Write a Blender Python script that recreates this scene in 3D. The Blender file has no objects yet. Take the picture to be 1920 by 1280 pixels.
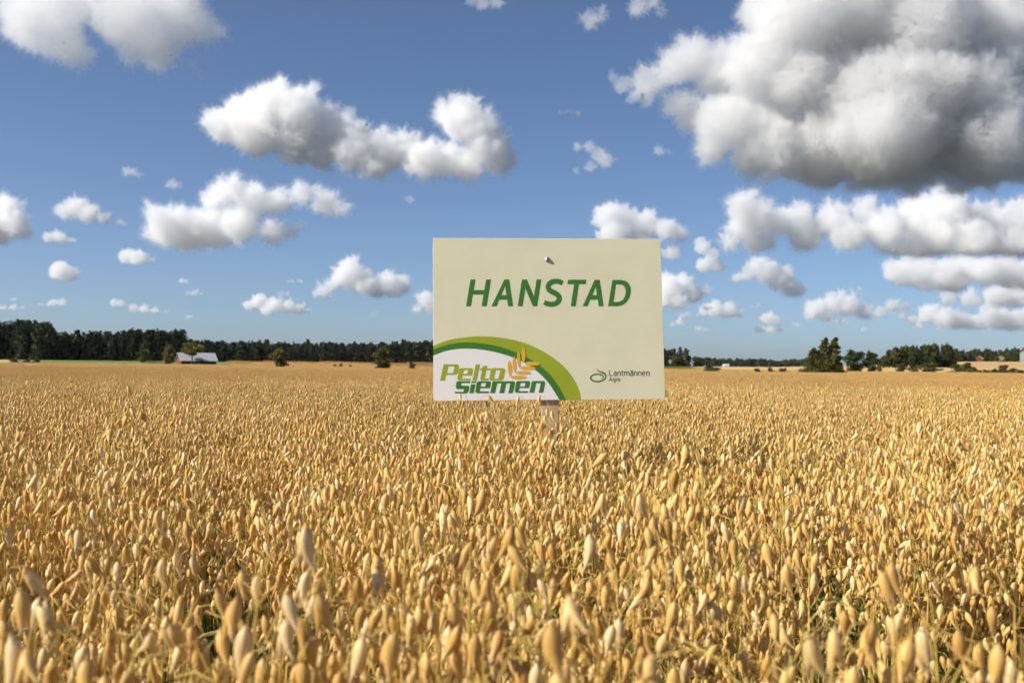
import bpy, bmesh, math, random
import numpy as np
from mathutils import Vector, Matrix, Euler, noise

# ------------------------------------------------------------------ camera, sky, sun, exposure
scene = bpy.context.scene
COL = scene.collection
R_ = math.radians
FPX = 2066.0                      # focal length in pixels of the 1920 px wide photograph
CAM_Z = 1.20
PITCH = math.atan(51 / FPX)
ROLL = R_(0.54)
SUN_DIR = Vector((-0.766, -0.248, 0.593)).normalized()      # towards the sun

cam_data = bpy.data.cameras.new("camera")
cam = bpy.data.objects.new("camera", cam_data)
COL.objects.link(cam)
cam_data.sensor_width = 22.3
cam_data.lens = 22.3 * FPX / 1920
CAM_R = Euler((math.pi / 2 + PITCH, 0, 0)).to_matrix() @ Euler((0, 0, ROLL)).to_matrix()
cam.matrix_world = Matrix.Translation((0, 0, CAM_Z)) @ CAM_R.to_4x4()
cam_data.clip_start = 0.02
cam_data.clip_end = 120000
cam_data.dof.use_dof = True
cam_data.dof.focus_distance = 2.85
cam_data.dof.aperture_fstop = 8.0
scene.camera = cam

world = bpy.data.worlds.new("World")
scene.world = world
world.use_nodes = True
wn = world.node_tree
for n in list(wn.nodes):
    wn.nodes.remove(n)
sky = wn.nodes.new("ShaderNodeTexSky")
sky.sky_type = 'NISHITA'
sky.sun_disc = False
sky.sun_elevation = math.asin(SUN_DIR.z)
sky.sun_rotation = math.atan2(SUN_DIR.x, SUN_DIR.y)
sky.altitude = 100
sky.air_density = 0.6
sky.dust_density = 1.0
sky.ozone_density = 3.6
bg = wn.nodes.new("ShaderNodeBackground")
bg.inputs[1].default_value = 0.085
wo = wn.nodes.new("ShaderNodeOutputWorld")
wn.links.new(sky.outputs[0], bg.inputs[0])
wn.links.new(bg.outputs[0], wo.inputs[0])

sun_data = bpy.data.lights.new("sun", 'SUN')
sun_data.energy = 5.0
sun_data.angle = R_(0.53)
sun_data.color = (1.0, 0.945, 0.85)
sun = bpy.data.objects.new("sun", sun_data)
sun.rotation_euler = SUN_DIR.to_track_quat('Z', 'Y').to_euler()
COL.objects.link(sun)

scene.view_settings.view_transform = 'Standard'
scene.view_settings.look = 'None'
scene.view_settings.exposure = 0.55
scene.view_settings.gamma = 1.0
scene.view_settings.use_curve_mapping = False
scene.cycles.use_denoising = True
scene.cycles.max_bounces = 10
scene.cycles.volume_bounces = 8
scene.cycles.diffuse_bounces = 3
scene.cycles.glossy_bounces = 2
scene.cycles.transmission_bounces = 6
scene.cycles.transparent_max_bounces = 32
scene.cycles.use_light_tree = False
scene.cycles.use_adaptive_sampling = True
scene.cycles.adaptive_threshold = 0.04

# ------------------------------------------------------------------ helpers
def at(px, py, depth):
    """Point seen at pixel (px, py) of the 1920x1280 photograph, `depth` metres ahead of the camera."""
    d = CAM_R @ Vector(((px - 960) / FPX, (640 - py) / FPX, -1.0))
    return Vector((0, 0, CAM_Z)) + d * (depth / d.y)

def horizon(px):
    return 691 + (px - 960) * 0.0094

def tag(o, label=None, cat=None, group=None, kind=None):
    if label: o["label"] = label
    if cat: o["category"] = cat
    if group: o["group"] = group
    if kind: o["kind"] = kind
    return o

def link(name, data, parent=None, loc=None, rot=None, scale=None):
    o = bpy.data.objects.new(name, data)
    COL.objects.link(o)
    if parent is not None: o.parent = parent
    if loc is not None: o.location = loc
    if rot is not None: o.rotation_euler = rot
    if scale is not None: o.scale = scale
    return o

def mesh(name, verts, faces, mats, smooth=False, fmat=None):
    me = bpy.data.meshes.new(name)
    me.from_pydata([tuple(v) for v in verts], [], [tuple(f) for f in faces])
    for m in (mats if isinstance(mats, (list, tuple)) else [mats]):
        me.materials.append(m)
    if fmat is not None:
        me.polygons.foreach_set("material_index", np.asarray(fmat, dtype=np.int32))
    if smooth:
        me.polygons.foreach_set("use_smooth", np.ones(len(me.polygons), dtype=bool))
    me.update()
    return me

def fast_mesh(name, verts, quads, mats, fmat=None, smooth=True):
    """Mesh from numpy arrays (n,3) and (m,k)."""
    verts = np.asarray(verts, np.float32); quads = np.asarray(quads, np.int32)
    m, k = quads.shape
    me = bpy.data.meshes.new(name)
    me.vertices.add(len(verts)); me.vertices.foreach_set("co", verts.ravel())
    me.loops.add(m * k); me.loops.foreach_set("vertex_index", quads.ravel())
    me.polygons.add(m)
    me.polygons.foreach_set("loop_start", np.arange(0, m * k, k, dtype=np.int32))
    if smooth: me.polygons.foreach_set("use_smooth", np.ones(m, dtype=bool))
    for mt in mats: me.materials.append(mt)
    if fmat is not None: me.polygons.foreach_set("material_index", np.asarray(fmat, np.int32))
    me.update(calc_edges=True)
    return me

def new_mat(name):
    m = bpy.data.materials.new(name)
    m.use_nodes = True
    nt = m.node_tree
    for n in list(nt.nodes):
        nt.nodes.remove(n)
    out = nt.nodes.new("ShaderNodeOutputMaterial")
    return m, nt, out

def node(nt, typ, **kw):
    n = nt.nodes.new(typ)
    for k, v in kw.items():
        setattr(n, k, v)
    return n

def ramp(nt, fac, stops):
    n = nt.nodes.new("ShaderNodeValToRGB")
    e = n.color_ramp.elements
    while len(e) < len(stops): e.new(0.5)
    for el, (p, c) in zip(e, stops):
        el.position = p
        el.color = (*c, 1) if len(c) == 3 else c
    nt.links.new(fac, n.inputs[0])
    return n.outputs[0]

def noise_mat(name, c1, c2, scale=5.0, rough=0.8, detail=4.0, bump=0.0, spec=0.3, stretch=(1, 1, 1), coord='Object'):
    m, nt, out = new_mat(name)
    tc = node(nt, "ShaderNodeTexCoord")
    mp = node(nt, "ShaderNodeMapping")
    mp.inputs['Scale'].default_value = stretch
    nt.links.new(tc.outputs[coord], mp.inputs[0])
    nz = node(nt, "ShaderNodeTexNoise")
    nz.inputs['Scale'].default_value = scale
    nz.inputs['Detail'].default_value = detail
    nt.links.new(mp.outputs[0], nz.inputs[0])
    col = ramp(nt, nz.outputs[0], [(0.3, c1), (0.7, c2)])
    b = node(nt, "ShaderNodeBsdfPrincipled")
    nt.links.new(col, b.inputs['Base Color'])
    b.inputs['Roughness'].default_value = rough
    b.inputs['Specular IOR Level'].default_value = spec
    if bump:
        bp = node(nt, "ShaderNodeBump")
        bp.inputs['Strength'].default_value = bump
        nt.links.new(nz.outputs[0], bp.inputs['Height'])
        nt.links.new(bp.outputs[0], b.inputs['Normal'])
    nt.links.new(b.outputs[0], out.inputs[0])
    return m
# ------------------------------------------------------------------ clouds: closed puffy bodies of even, bright vapour
def cloud_mat(density, alb=.993, g=.2):
    m, nt, out = new_mat("cloud_vapour")
    v = node(nt, "ShaderNodeVolumePrincipled")
    v.inputs['Color'].default_value = (alb, alb, alb + .001, 1)
    v.inputs['Density'].default_value = density
    v.inputs['Anisotropy'].default_value = g
    nt.links.new(v.outputs[0], out.inputs['Volume'])
    return m

_rs = np.random.RandomState(7)
_PERM = np.concatenate([_rs.permutation(256)] * 2)
_GRAD = _rs.normal(size=(256, 3)); _GRAD /= np.linalg.norm(_GRAD, axis=1)[:, None]
def perlin(p):
    i = np.floor(p).astype(np.int64); f = p - i
    u = f * f * f * (f * (f * 6 - 15) + 10)
    i &= 255
    out = 0
    for dx in (0, 1):
        wx = u[:, 0] if dx else 1 - u[:, 0]
        for dy in (0, 1):
            wy = u[:, 1] if dy else 1 - u[:, 1]
            for dz in (0, 1):
                wz = u[:, 2] if dz else 1 - u[:, 2]
                h = _PERM[_PERM[_PERM[(i[:, 0] + dx) & 255] + ((i[:, 1] + dy) & 255)] + ((i[:, 2] + dz) & 255)]
                g = _GRAD[h]
                out = out + wx * wy * wz * (g[:, 0] * (f[:, 0] - dx) + g[:, 1] * (f[:, 1] - dy) + g[:, 2] * (f[:, 2] - dz))
    return out * 1.5

def billow(p, octaves, gain=.5):
    a, s, v = 1.0, 1.0, 0
    for k in range(octaves):
        v = v + a * (np.abs(perlin(p * s + 17.3 * k)) * 2 - .5)
        s *= 2.07; a *= gain
    return v

def fbm(p, octaves, gain=.5):
    a, s, v = 1.0, 1.0, 0
    for k in range(octaves):
        v = v + a * perlin(p * s + 11.1 * k)
        s *= 2.13; a *= gain
    return v

ICO = None
def ico():
    global ICO
    if ICO is None:
        bm = bmesh.new()
        bmesh.ops.create_icosphere(bm, subdivisions=2, radius=1)
        ICO = (np.array([v.co[:] for v in bm.verts]), [[v.index for v in f.verts] for f in bm.faces])
        bm.free()
    return ICO

def make_cloud(seed, label, base, puffs, group=None, dens=0.075, wisp=False, rough=1.0):
    rnd = random.Random(seed)
    D = min(1100 * FPX / max(691 - base, 90), 24000)
    k = D / FPX                                   # metres per photograph pixel at that distance
    cx = sum(p[0] for p in puffs) / len(puffs); cy = sum(p[1] for p in puffs) / len(puffs)
    origin = at(cx, cy, D)
    V, F = ico()
    vs, fs, n = [], [], 0
    zb = at(cx, base, D).z
    def add(c, r):
        nonlocal n
        vs.append(V * (r * rnd.uniform(.9, 1.1), r * 1.1, r * rnd.uniform(.85, 1.0)) + np.array(c))
        fs.extend([[i + n for i in f] for f in F]); n += len(V)
    rmax = max(p[2] for p in puffs)
    for (x, y, r) in puffs:
        r = r * (1.08 if rmax > 30 else 1.28 if base > 500 and x > 1240 else 1.16)
        dep = rnd.uniform(-0.7, 0.7) * min(rmax * 1.2, r * 1.6) * k
        c = at(x, y, D + dep) 
        add(c, r * k)
        for _ in range(12 if r > 14 else 5):        # cauliflower lobes round each puff
            u = Vector((rnd.gauss(0, 1), rnd.gauss(0, 1), rnd.gauss(0.25, .8))).normalized()
            rr = r * rnd.uniform(.22, .45)
            add(c + u * (r - rr * .35) * k, rr * k)
    vs = np.concatenate(vs)
    low = vs[:, 2] < zb + 6 * k
    vs[low, 2] = zb + 6 * k + (vs[low, 2] - zb - 6 * k) * 0.35      # flat base
    vs -= np.array(origin)
    me = mesh("cloud_hull", vs, fs, [])
    o = link("cloud", me, loc=origin)
    md = o.modifiers.new("fuse", 'REMESH'); md.mode = 'VOXEL'
    md.voxel_size = k * (2.4 if rmax > 60 else 1.9 if rmax > 36 else 1.4 if rmax > 22 else 1.0)
    sm = o.modifiers.new('soften', 'SMOOTH'); sm.factor = .5; sm.iterations = 18 if rmax > 60 else 10
    dg = bpy.context.evaluated_depsgraph_get()
    me2 = bpy.data.meshes.new_from_object(o.evaluated_get(dg))
    o.modifiers.clear()
    nv, nf = len(me2.vertices), len(me2.polygons)
    co = np.empty(nv * 3, np.float32); me2.vertices.foreach_get("co", co); co = co.reshape(-1, 3)
    no = np.empty(nv * 3, np.float32); me2.vertex_normals.foreach_get("vector", no); no = no.reshape(-1, 3)
    quads = np.empty(nf * 4, np.int32); me2.loops.foreach_get("vertex_index", quads); quads = quads.reshape(-1, 4)
    s = np.array([rnd.random() * 99 for _ in range(3)])
    big = 46 if rmax > 60 else 34 if rmax > 30 else 20 if rmax > 16 else 11
    p = co.astype(np.float64) / (k * big) + s
    w = np.stack([fbm(p * 1.6 + 40 * j, 2) for j in range(3)], 1)
    b = billow(p + w * .35, 5, .52)
    fine = fbm(p * 5, 4, .6)
    up = np.clip(no[:, 2] * .6 + .7, .35, 1)                 # tops bulge, bases stay flat
    soft = .75 if rmax > 60 else 1.0
    inner = co + no * ((b * .33 * up * soft + fine * (.22 if rmax > 60 else .16) - .06) * big * k)[:, None]
    outer = co + no * ((b * .34 * up * soft + fine * .30 + (.14 if not wisp else .2)) * big * k)[:, None]
    if wisp: outer = co + no * ((b * .5 + fine * .42 + .05) * big * k)[:, None]; inner = co + no * ((b * .45 + fine * .3 - .15) * big * k)[:, None]
    alb, gg = (.975, .42) if rmax > 60 and base > 300 else (.993, .2)
    bpy.data.meshes.remove(me2)
    both = np.concatenate([outer, inner])
    me3 = fast_mesh("cloud", both, np.concatenate([quads, quads + nv]),
               [cloud_mat(dens * (.10 if not wisp else .2) / k, alb, gg), cloud_mat(dens * (.55 if not wisp else .25) / k, alb, gg)], np.repeat([0, 1], nf))
    o.data = me3
    bpy.data.meshes.remove(me)
    tag(o, label, "cloud", group)
    return o

CLOUDS = [
 ("broad white cloud with a blue notch, its top cut off by the upper frame", 145, .024, 0,
  [(60,40,55),(110,70,50),(140,105,30),(40,15,40),(110,10,55),(250,35,70),(290,75,52),(330,40,55),(230,5,60),(385,55,30),(410,58,17),(300,115,24),(180,-10,50),(330,-30,60)]),
 ("long white cumulus with a tall dome at each end and grey underside", 345, .075, 0,
  [(420,235,34),(395,228,18),(470,215,48),(515,192,42),(560,205,42),(480,250,44),(560,260,45),(610,225,32),(640,250,40),(600,285,34),(660,285,38),(720,285,40),(760,280,34),(800,300,36),(700,310,28),(850,300,34),(870,228,42),(895,240,38),(840,215,24),(880,202,22),(915,275,36),(935,300,28),(880,315,26),(820,320,18)]),
 ("ragged white cumulus of several heaps below the long domed one", 475, .075, 0,
  [(430,355,28),(400,375,22),(470,380,36),(310,415,34),(345,430,40),(400,430,38),(355,452,24),(450,420,32),(510,435,24),(545,435,14),(520,380,26),(570,360,22),(610,380,25),(635,392,14),(295,440,20)]),
 ("small peaked white cloud trailing off in a thin tail", 425, .09, 0,
  [(145,388,18),(125,395,15),(165,400,17),(195,410,12),(225,420,9),(110,394,9)]),
 ("heaped white cloud with dark grey foot above the tall spruce wood", 462, .09, 0,
  [(-10,400,38),(15,385,18),(20,420,28),(40,435,14),(-10,440,28),(-60,420,40)]),
 ("little flat white cloud floating under the small peaked cloud", 458, .1, 0, [(92,446,11),(112,447,13),(133,452,8)]),
 ("small oval white cloud with a tapering end", 500, .1, 0, [(240,481,15),(260,486,16),(282,491,8)]),
 ("small round white cloud with grey lower edge", 531, .1, 0, [(113,506,16),(130,515,14),(103,512,11)]),
 ("hook shaped white cumulus with a tall knob beside the sign board", 563, .1, 0,
  [(655,505,20),(640,520,17),(668,525,21),(605,545,13),(622,535,11),(690,535,20),(725,532,20),(752,534,17),(705,547,14),(740,548,13),(760,525,9),(592,552,7)]),
 ("white puffs half hidden by the edge of the sign board", 590, .1, 0, [(798,562,14),(812,575,15),(782,580,10),(830,570,18)]),
 ("low white cloud with crisp bumps standing over the spruce skyline", 597, .11, 0,
  [(485,565,14),(468,572,11),(515,572,14),(540,575,12),(560,580,11),(500,582,11),(577,583,6)]),
 ("thin stretched white cloud streak of small linked puffs", 590, .11, 0, [(213,567,7),(226,568,7),(250,579,9),(270,581,10),(290,583,8),(312,585,5)]),
 ("pair of tiny white puffs joined at the foot", 578, .11, 0, [(99,568,8),(116,568,8),(88,572,5)]),
 ("flat little white cloud low over the tall spruce wood", 584, .11, 0, [(4,579,7),(24,578,7),(39,579,5)]),
 ("tiny lone puff of white cloud with short wings", 558, .1, 0, [(365,551,7),(354,550,5),(377,552,4)]),
 ("faint short cloud wisp lying aslant below the broad cloud", 335, .08, 1, [(238,321,9),(252,325,8),(264,329,5)]),
 ("faint round cloud wisp near the ragged cumulus", 357, .08, 1, [(322,346,9),(331,350,7)]),
 ("tiny faint cloud wisp under the long domed cumulus", 382, .09, 1, [(768,375,7),(760,374,4)]),
 ("speck of white cloud just above the wood near the barn", 600, .12, 0, [(353,595,6)]),
 ("speck of pale cloud below the hook shaped cumulus", 595, .12, 1, [(701,590,5)]),
 ("huge grey and white cumulus, the largest cloud, with dark shaded underside", 370, .06, 0,
  [(1440,20,55),(1500,30,75),(1600,40,105),(1720,60,115),(1840,60,85),(1300,110,44),(1350,140,52),(1260,130,32),(1220,155,28),(1190,152,16),(1420,130,65),(1500,160,85),(1300,210,36),(1272,195,24),(1360,230,52),(1335,275,34),(1440,270,58),(1405,310,28),(1540,280,72),(1650,250,100),(1650,310,55),(1740,310,48),(1760,230,100),(1850,270,80),(1850,320,36),(1540,335,26),(1895,190,42),(1600,345,22),(1560,210,70),(1480,215,60),(1640,180,90),(1720,170,90),(1820,170,80),(1420,200,50),(1900,100,60),(1930,280,60),(1940,30,70),(1700,345,26),(1800,340,30)]),
 ("wide bank of white cumulus domes beneath the huge grey cloud", 475, .075, 0,
  [(1395,385,30),(1390,420,30),(1430,410,34),(1470,415,30),(1370,450,20),(1420,450,28),(1500,400,25),(1510,440,34),(1560,410,32),(1590,440,34),(1620,395,25),(1660,430,40),(1670,470,24),(1720,400,38),(1770,400,44),(1820,410,34),(1870,410,34),(1910,400,30),(1750,450,50),(1830,460,46),(1900,460,40),(1700,478,30),(1960,430,50)]),
 ("flat bellied grey cloud tucked under the wide bank", 548, .085, 0,
  [(1680,507,20),(1720,510,27),(1770,515,28),(1810,505,26),(1850,505,24),(1890,510,26),(1735,535,16),(1790,535,18),(1940,515,30)]),
 ("slanting wedge shaped grey cloud standing alone", 562, .09, 0, [(1418,497,15),(1440,510,20),(1465,522,20),(1490,542,16),(1382,520,10),(1402,515,12)]),
 ("white domed cloud rising behind the upper corner of the sign", 490, .085, 0,
  [(1120,393,10),(1142,405,24),(1175,415,26),(1210,420,24),(1250,430,20),(1275,440,15),(1150,440,26),(1200,455,26),(1260,475,16)]),
 ("puffy white cloud pressed against the long edge of the sign", 582, .1, 0, [(1250,540,24),(1280,532,17),(1300,552,15),(1322,546,9),(1270,567,15),(1235,565,18)]),
 ("two small clouds stacked one above the other", 515, .1, 0, [(1318,463,13),(1313,453,9),(1335,480,12),(1320,498,13),(1345,500,11)]),
 ("compact little white cumulus below the stacked pair", 600, .11, 0, [(1340,579,13),(1320,581,9),(1365,583,14),(1386,589,7)]),
 ("spreading white cumulus cluster above the wind-blown birch", 608, .1, 0,
  [(1560,567,16),(1530,577,16),(1590,572,18),(1575,552,10),(1620,582,14),(1555,590,12),(1520,590,9),(1650,586,10),(1672,572,11),(1692,579,8),(1600,552,6),(1545,600,7),(1580,607,8),(1565,607,7)]),
 ("small white cloud of two flat tiers", 627, .11, 0, [(1440,596,11),(1455,601,9),(1425,618,8),(1445,620,9),(1462,618,6)]),
 ("low white cloud bank resting over the hillside wood", 622, .1, 0,
  [(1740,587,16),(1770,597,18),(1720,600,9),(1800,602,15),(1830,606,15),(1870,597,20),(1900,602,20),(1855,582,14),(1940,600,24)]),
 ("grey layered cloud between the flat bellied cloud and the low bank", 578, .1, 0,
  [(1780,557,13),(1820,560,15),(1870,555,20),(1910,550,20),(1900,570,15),(1945,556,22)]),
 ("tiny oval cloud floating low beside the sign", 624, .12, 0, [(1311,618,6),(1324,620,5)]),
 ("tiny double puff of cloud touching the sign edge", 615, .12, 0, [(1275,603,7),(1262,611,5)]),
 ("tiny pale puff hanging over the round tree", 625, .12, 0, [(1620,620,6)]),
 ("small tumbling puff of cloud by the low bank", 620, .11, 0, [(1705,600,8),(1722,612,7),(1690,592,6)]),
 ("torn cloud wisp high up beside a curled wisp", 60, .05, 1, [(1108,37,17),(1128,22,11)]),
 ("curled thin cloud wisp near the top of the sky", 45, .05, 1, [(1200,12,18),(1222,2,16),(1240,22,11),(1185,20,10)]),
 ("ragged bow shaped wisp between the long cumulus and the huge cloud", 330, .075, 1, [(1083,276,8),(1105,275,10),(1122,290,13),(1135,303,13),(1108,313,10),(1080,322,6),(1145,300,7)]),
 ("faint smudge of cloud beside the bow shaped wisp", 295, .07, 1, [(1236,285,10),(1255,288,6)]),
 ("torn veil of vapour off the huge cloud's outer tip", 215, .05, 1, [(1165,160,16),(1190,180,14),(1150,145,9),(1215,190,12)]),
 ("frayed veil between two domes of the long cumulus", 250, .06, 1, [(655,215,14),(672,235,12),(690,250,10)]),
 ("pale shred of cloud hanging below the broad cloud's corner", 165, .05, 1, [(370,135,8),(360,120,8),(378,148,5)]),
 ("two faint flecks of cloud in open blue by the bow shaped wisp", 215, .06, 1, [(1055,215,7),(1068,213,6),(1085,214,6)]),
 ("thin veil of cloud at the very top of the sky", 22, .045, 1, [(905,8,14),(930,4,14),(885,2,10)]),
]
for i, (label, base, dens, wisp, puffs) in enumerate(CLOUDS):
    make_cloud(100 + i, label, base, puffs, "cumulus clouds over the plain", dens, bool(wisp))

wr = random.Random(77)
for i in range(22):
    x, y = (wr.uniform(1270, 1910), wr.uniform(520, 632)) if i < 15 else (wr.uniform(20, 780), wr.uniform(520, 612))
    q = [(x + wr.uniform(-1, 1) * 14 * j, y + wr.uniform(-2, 2), wr.uniform(3, 6.5)) for j in range(wr.randrange(1, 4))]
    q = [q[0]] + [(q[0][0] + 7 * (j + 1) * wr.choice((-1, 1)) , q[0][1] + wr.uniform(-2, 2), c[2] * .8) for j, c in enumerate(q[1:])]
    make_cloud(300 + i, "faint small scrap of cloud low over the plain", y + 6, q, "faint cloud scraps", .13, wr.random() < .6)
# ------------------------------------------------------------------ terrain
def smooth(t):
    t = min(max(t, 0.0), 1.0)
    return t * t * (3 - 2 * t)

HILL = at(1862, 690, 540)
def tz(x, y):
    r = math.hypot(x, y)
    z = 0.7 * smooth((r - 200) / 220) + 2.0 * smooth((r - 397) / 32) + 4.0 * smooth((r - 800) / 700)
    z += 4.2 * math.exp(-(((x - HILL.x) / 75) ** 2 + ((y - HILL.y) / 110) ** 2))
    if r < 420: z += 0.05 * math.sin(x * 0.11 + 1.3) * math.sin(y * 0.07) * smooth((r - 6) / 30)
    return z

def ground_material():
    m, nt, out = new_mat("fields_and_soil")
    geo = node(nt, "ShaderNodeNewGeometry")
    ln = node(nt, "ShaderNodeVectorMath", operation='LENGTH')
    nt.links.new(geo.outputs['Position'], ln.inputs[0])
    nz = node(nt, "ShaderNodeTexNoise"); nz.inputs['Scale'].default_value = 0.004; nz.inputs['Detail'].default_value = 5
    nt.links.new(geo.outputs['Position'], nz.inputs[0])
    nf = node(nt, "ShaderNodeTexNoise"); nf.inputs['Scale'].default_value = 1.7; nf.inputs['Detail'].default_value = 6
    nt.links.new(geo.outputs['Position'], nf.inputs[0])
    soil = ramp(nt, nf.outputs[0], [(.3, (.035, .025, .014)), (.7, (.085, .062, .036))])
    straw = ramp(nt, nf.outputs[0], [(.3, (.42, .28, .11)), (.7, (.56, .39, .17))])
    grass = ramp(nt, nf.outputs[0], [(.3, (.05, .075, .018)), (.7, (.11, .13, .035))])
    # beyond the oats: pale cut fields and meadow in broad patches
    patch = ramp(nt, nz.outputs[0], [(.50, (0, 0, 0)), (.53, (1, 1, 1))])
    far = node(nt, "ShaderNodeMix", data_type='RGBA')
    nt.links.new(patch, far.inputs[0]); nt.links.new(straw, far.inputs[6]); nt.links.new(grass, far.inputs[7])
    # farther out the country is mostly woodland
    wood = node(nt, "ShaderNodeMapRange"); wood.inputs[1].default_value = 500; wood.inputs[2].default_value = 1000; wood.inputs[4].default_value = .97
    nt.links.new(ln.outputs['Value'], wood.inputs[0])
    fw = node(nt, "ShaderNodeMix", data_type='RGBA')
    nt.links.new(wood.outputs[0], fw.inputs[0]); nt.links.new(far.outputs[2], fw.inputs[6]); fw.inputs[7].default_value = (.055, .062, .052, 1)
    far = fw
    near = node(nt, "ShaderNodeMapRange"); near.inputs[1].default_value = 60; near.inputs[2].default_value = 300
    nt.links.new(ln.outputs['Value'], near.inputs[0])
    mix = node(nt, "ShaderNodeMix", data_type='RGBA')
    nt.links.new(near.outputs[0], mix.inputs[0]); nt.links.new(soil, mix.inputs[6]); nt.links.new(far.outputs[2], mix.inputs[7])
    b = node(nt, "ShaderNodeBsdfPrincipled"); b.inputs['Roughness'].default_value = .95
    b.inputs['Specular IOR Level'].default_value = .1
    nt.links.new(mix.outputs[2], b.inputs['Base Color'])
    nt.links.new(b.outputs[0], out.inputs[0])
    return m

radii = [0.0] + [0.5 * 1.23 ** i for i in range(20)]
radii = [r for r in radii if r < 25] + list(np.arange(25, 200, 12)) + list(np.arange(200, 700, 10)) + list(np.arange(700, 1600, 50)) + [1800, 2200, 3000, 5000, 9000, 16000, 30000, 60000]
NA = 180
gv, gf = [(0, 0, 0)], []
for i, r in enumerate(radii[1:]):
    for a in range(NA):
        x, y = r * math.sin(2 * math.pi * a / NA), r * math.cos(2 * math.pi * a / NA)
        gv.append((x, y, tz(x, y)))
for a in range(NA):
    gf.append((0, 1 + (a + 1) % NA, 1 + a))
for i in range(len(radii) - 2):
    for a in range(NA):
        p, q = 1 + i * NA + a, 1 + i * NA + (a + 1) % NA
        gf.append((p, q, q + NA, p + NA))
ground = tag(link("ground", mesh("ground", gv, gf, ground_material(), True)), kind="structure")

# strips of land at the far side of the oats
M_MEADOW = noise_mat("meadow_grass", (.10, .15, .03), (.17, .21, .055), .35, .95, bump=.2)
M_STUBBLE = noise_mat("cut_field", (.38, .25, .095), (.50, .34, .145), .25, .95, bump=.2)
def grid_strip(name, mat, px0, px1, d0, d1, nx=24, ny=8, lift=.03):
    v, f = [], []
    for j in range(ny + 1):
        for i in range(nx + 1):
            px = px0 + (px1 - px0) * i / nx
            p = at(px, horizon(px), d0 + (d1 - d0) * j / ny)
            v.append((p.x, p.y, tz(p.x, p.y) + lift))
    for j in range(ny):
        for i in range(nx):
            a = j * (nx + 1) + i
            f.append((a, a + 1, a + nx + 2, a + nx + 1))
    return tag(link(name, mesh(name, v, f, mat, True)), kind="structure")
grid_strip("meadow", M_MEADOW, 30, 470, 362, 520, 40, 70)
grid_strip("far_field", M_STUBBLE, 560, 1300, 424, 780)
grid_strip("hill_field", M_STUBBLE, 1660, 2100, 310, 640, 30, 14)
# ------------------------------------------------------------------ the sign
SIGN_C = Vector((0.09428, 2.83408, 1.32983))
SIGN_M = Euler((0, 0, R_(3.989))).to_matrix() @ Euler((R_(-6.0455), 0, 0)).to_matrix() @ Euler((0, R_(-0.783), 0)).to_matrix()
SW, SH = 0.594, 0.420

def board_xy(px, py):
    """pixel of the photograph -> (x, z) on the face of the board, in the board's own metres"""
    d = CAM_R @ Vector(((px - 960) / FPX, (640 - py) / FPX, -1.0))
    o = Vector((0, 0, CAM_Z)) - SIGN_C
    n = SIGN_M @ Vector((0, 1, 0))
    p = o + d * (-(o.dot(n)) / d.dot(n))
    q = SIGN_M.transposed() @ p
    return q.x, q.z

def flat_mat(name, c, rough=.38, var=.06):
    return noise_mat(name, tuple(v * (1 - var) for v in c), tuple(min(1, v * (1 + var)) for v in c), 14, rough, 5, spec=.35)

M_CREAM = flat_mat("cream_print", (.75, .71, .485), var=.03)
M_WHITE = flat_mat("white_print", (.84, .81, .77), var=.02)
M_EDGE = flat_mat("white_plastic_edge", (.85, .85, .83), .5)
M_GREEN = flat_mat("green_print", (.055, .19, .025))
M_LIME = flat_mat("lime_print", (.33, .39, .022))
M_GOLD = flat_mat("gold_print", (.75, .42, .03))
M_GREY = flat_mat("grey_print", (.11, .095, .075))
M_LEAFGREEN = flat_mat("leaf_green_print", (.10, .21, .035))
M_STEEL = noise_mat("zinc_steel", (.55, .55, .56), (.75, .75, .76), 300, .25, 3, spec=.5)
M_STEEL.node_tree.nodes['Principled BSDF'].inputs['Metallic'].default_value = 1.0
M_DARKHOLE = noise_mat("socket_dark", (.02, .02, .02), (.05, .05, .05), 300, .6)
M_LATH = noise_mat("sawn_lath", (.36, .22, .12), (.62, .44, .27), 60, .8, 8, bump=.4, spec=.2, stretch=(1, 1, .05))

sign = tag(link("field_sign", None, loc=None), "cream plot sign lettered HANSTAD standing on a wooden lath among the oats", "sign")
sign.matrix_world = Matrix.Translation(SIGN_C) @ SIGN_M.to_4x4()
sign.empty_display_size = .1

def box(name, mats, x0, x1, y0, y1, z0, z1, parent, bevel=0.0, face_mat=None):
    bm = bmesh.new()
    vs = [bm.verts.new(v) for v in [(x0,y0,z0),(x1,y0,z0),(x1,y1,z0),(x0,y1,z0),(x0,y0,z1),(x1,y0,z1),(x1,y1,z1),(x0,y1,z1)]]
    for f in [(0,3,2,1),(4,5,6,7),(0,1,5,4),(1,2,6,5),(2,3,7,6),(3,0,4,7)]:
        bm.faces.new([vs[i] for i in f])
    if bevel:
        bmesh.ops.bevel(bm, geom=list(bm.edges), offset=bevel, segments=1, affect='EDGES')
    me = bpy.data.meshes.new(name)
    bm.to_mesh(me); bm.free()
    for m in mats: me.materials.append(m)
    if face_mat:
        for p in me.polygons: p.material_index = face_mat(p)
    return link(name, me, parent)

board = box("board", [M_EDGE, M_CREAM], -SW/2, SW/2, 0, .005, -SH/2, SH/2, sign, .0004,
            lambda p: 1 if p.normal.y < -.9 else 0)

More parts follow.
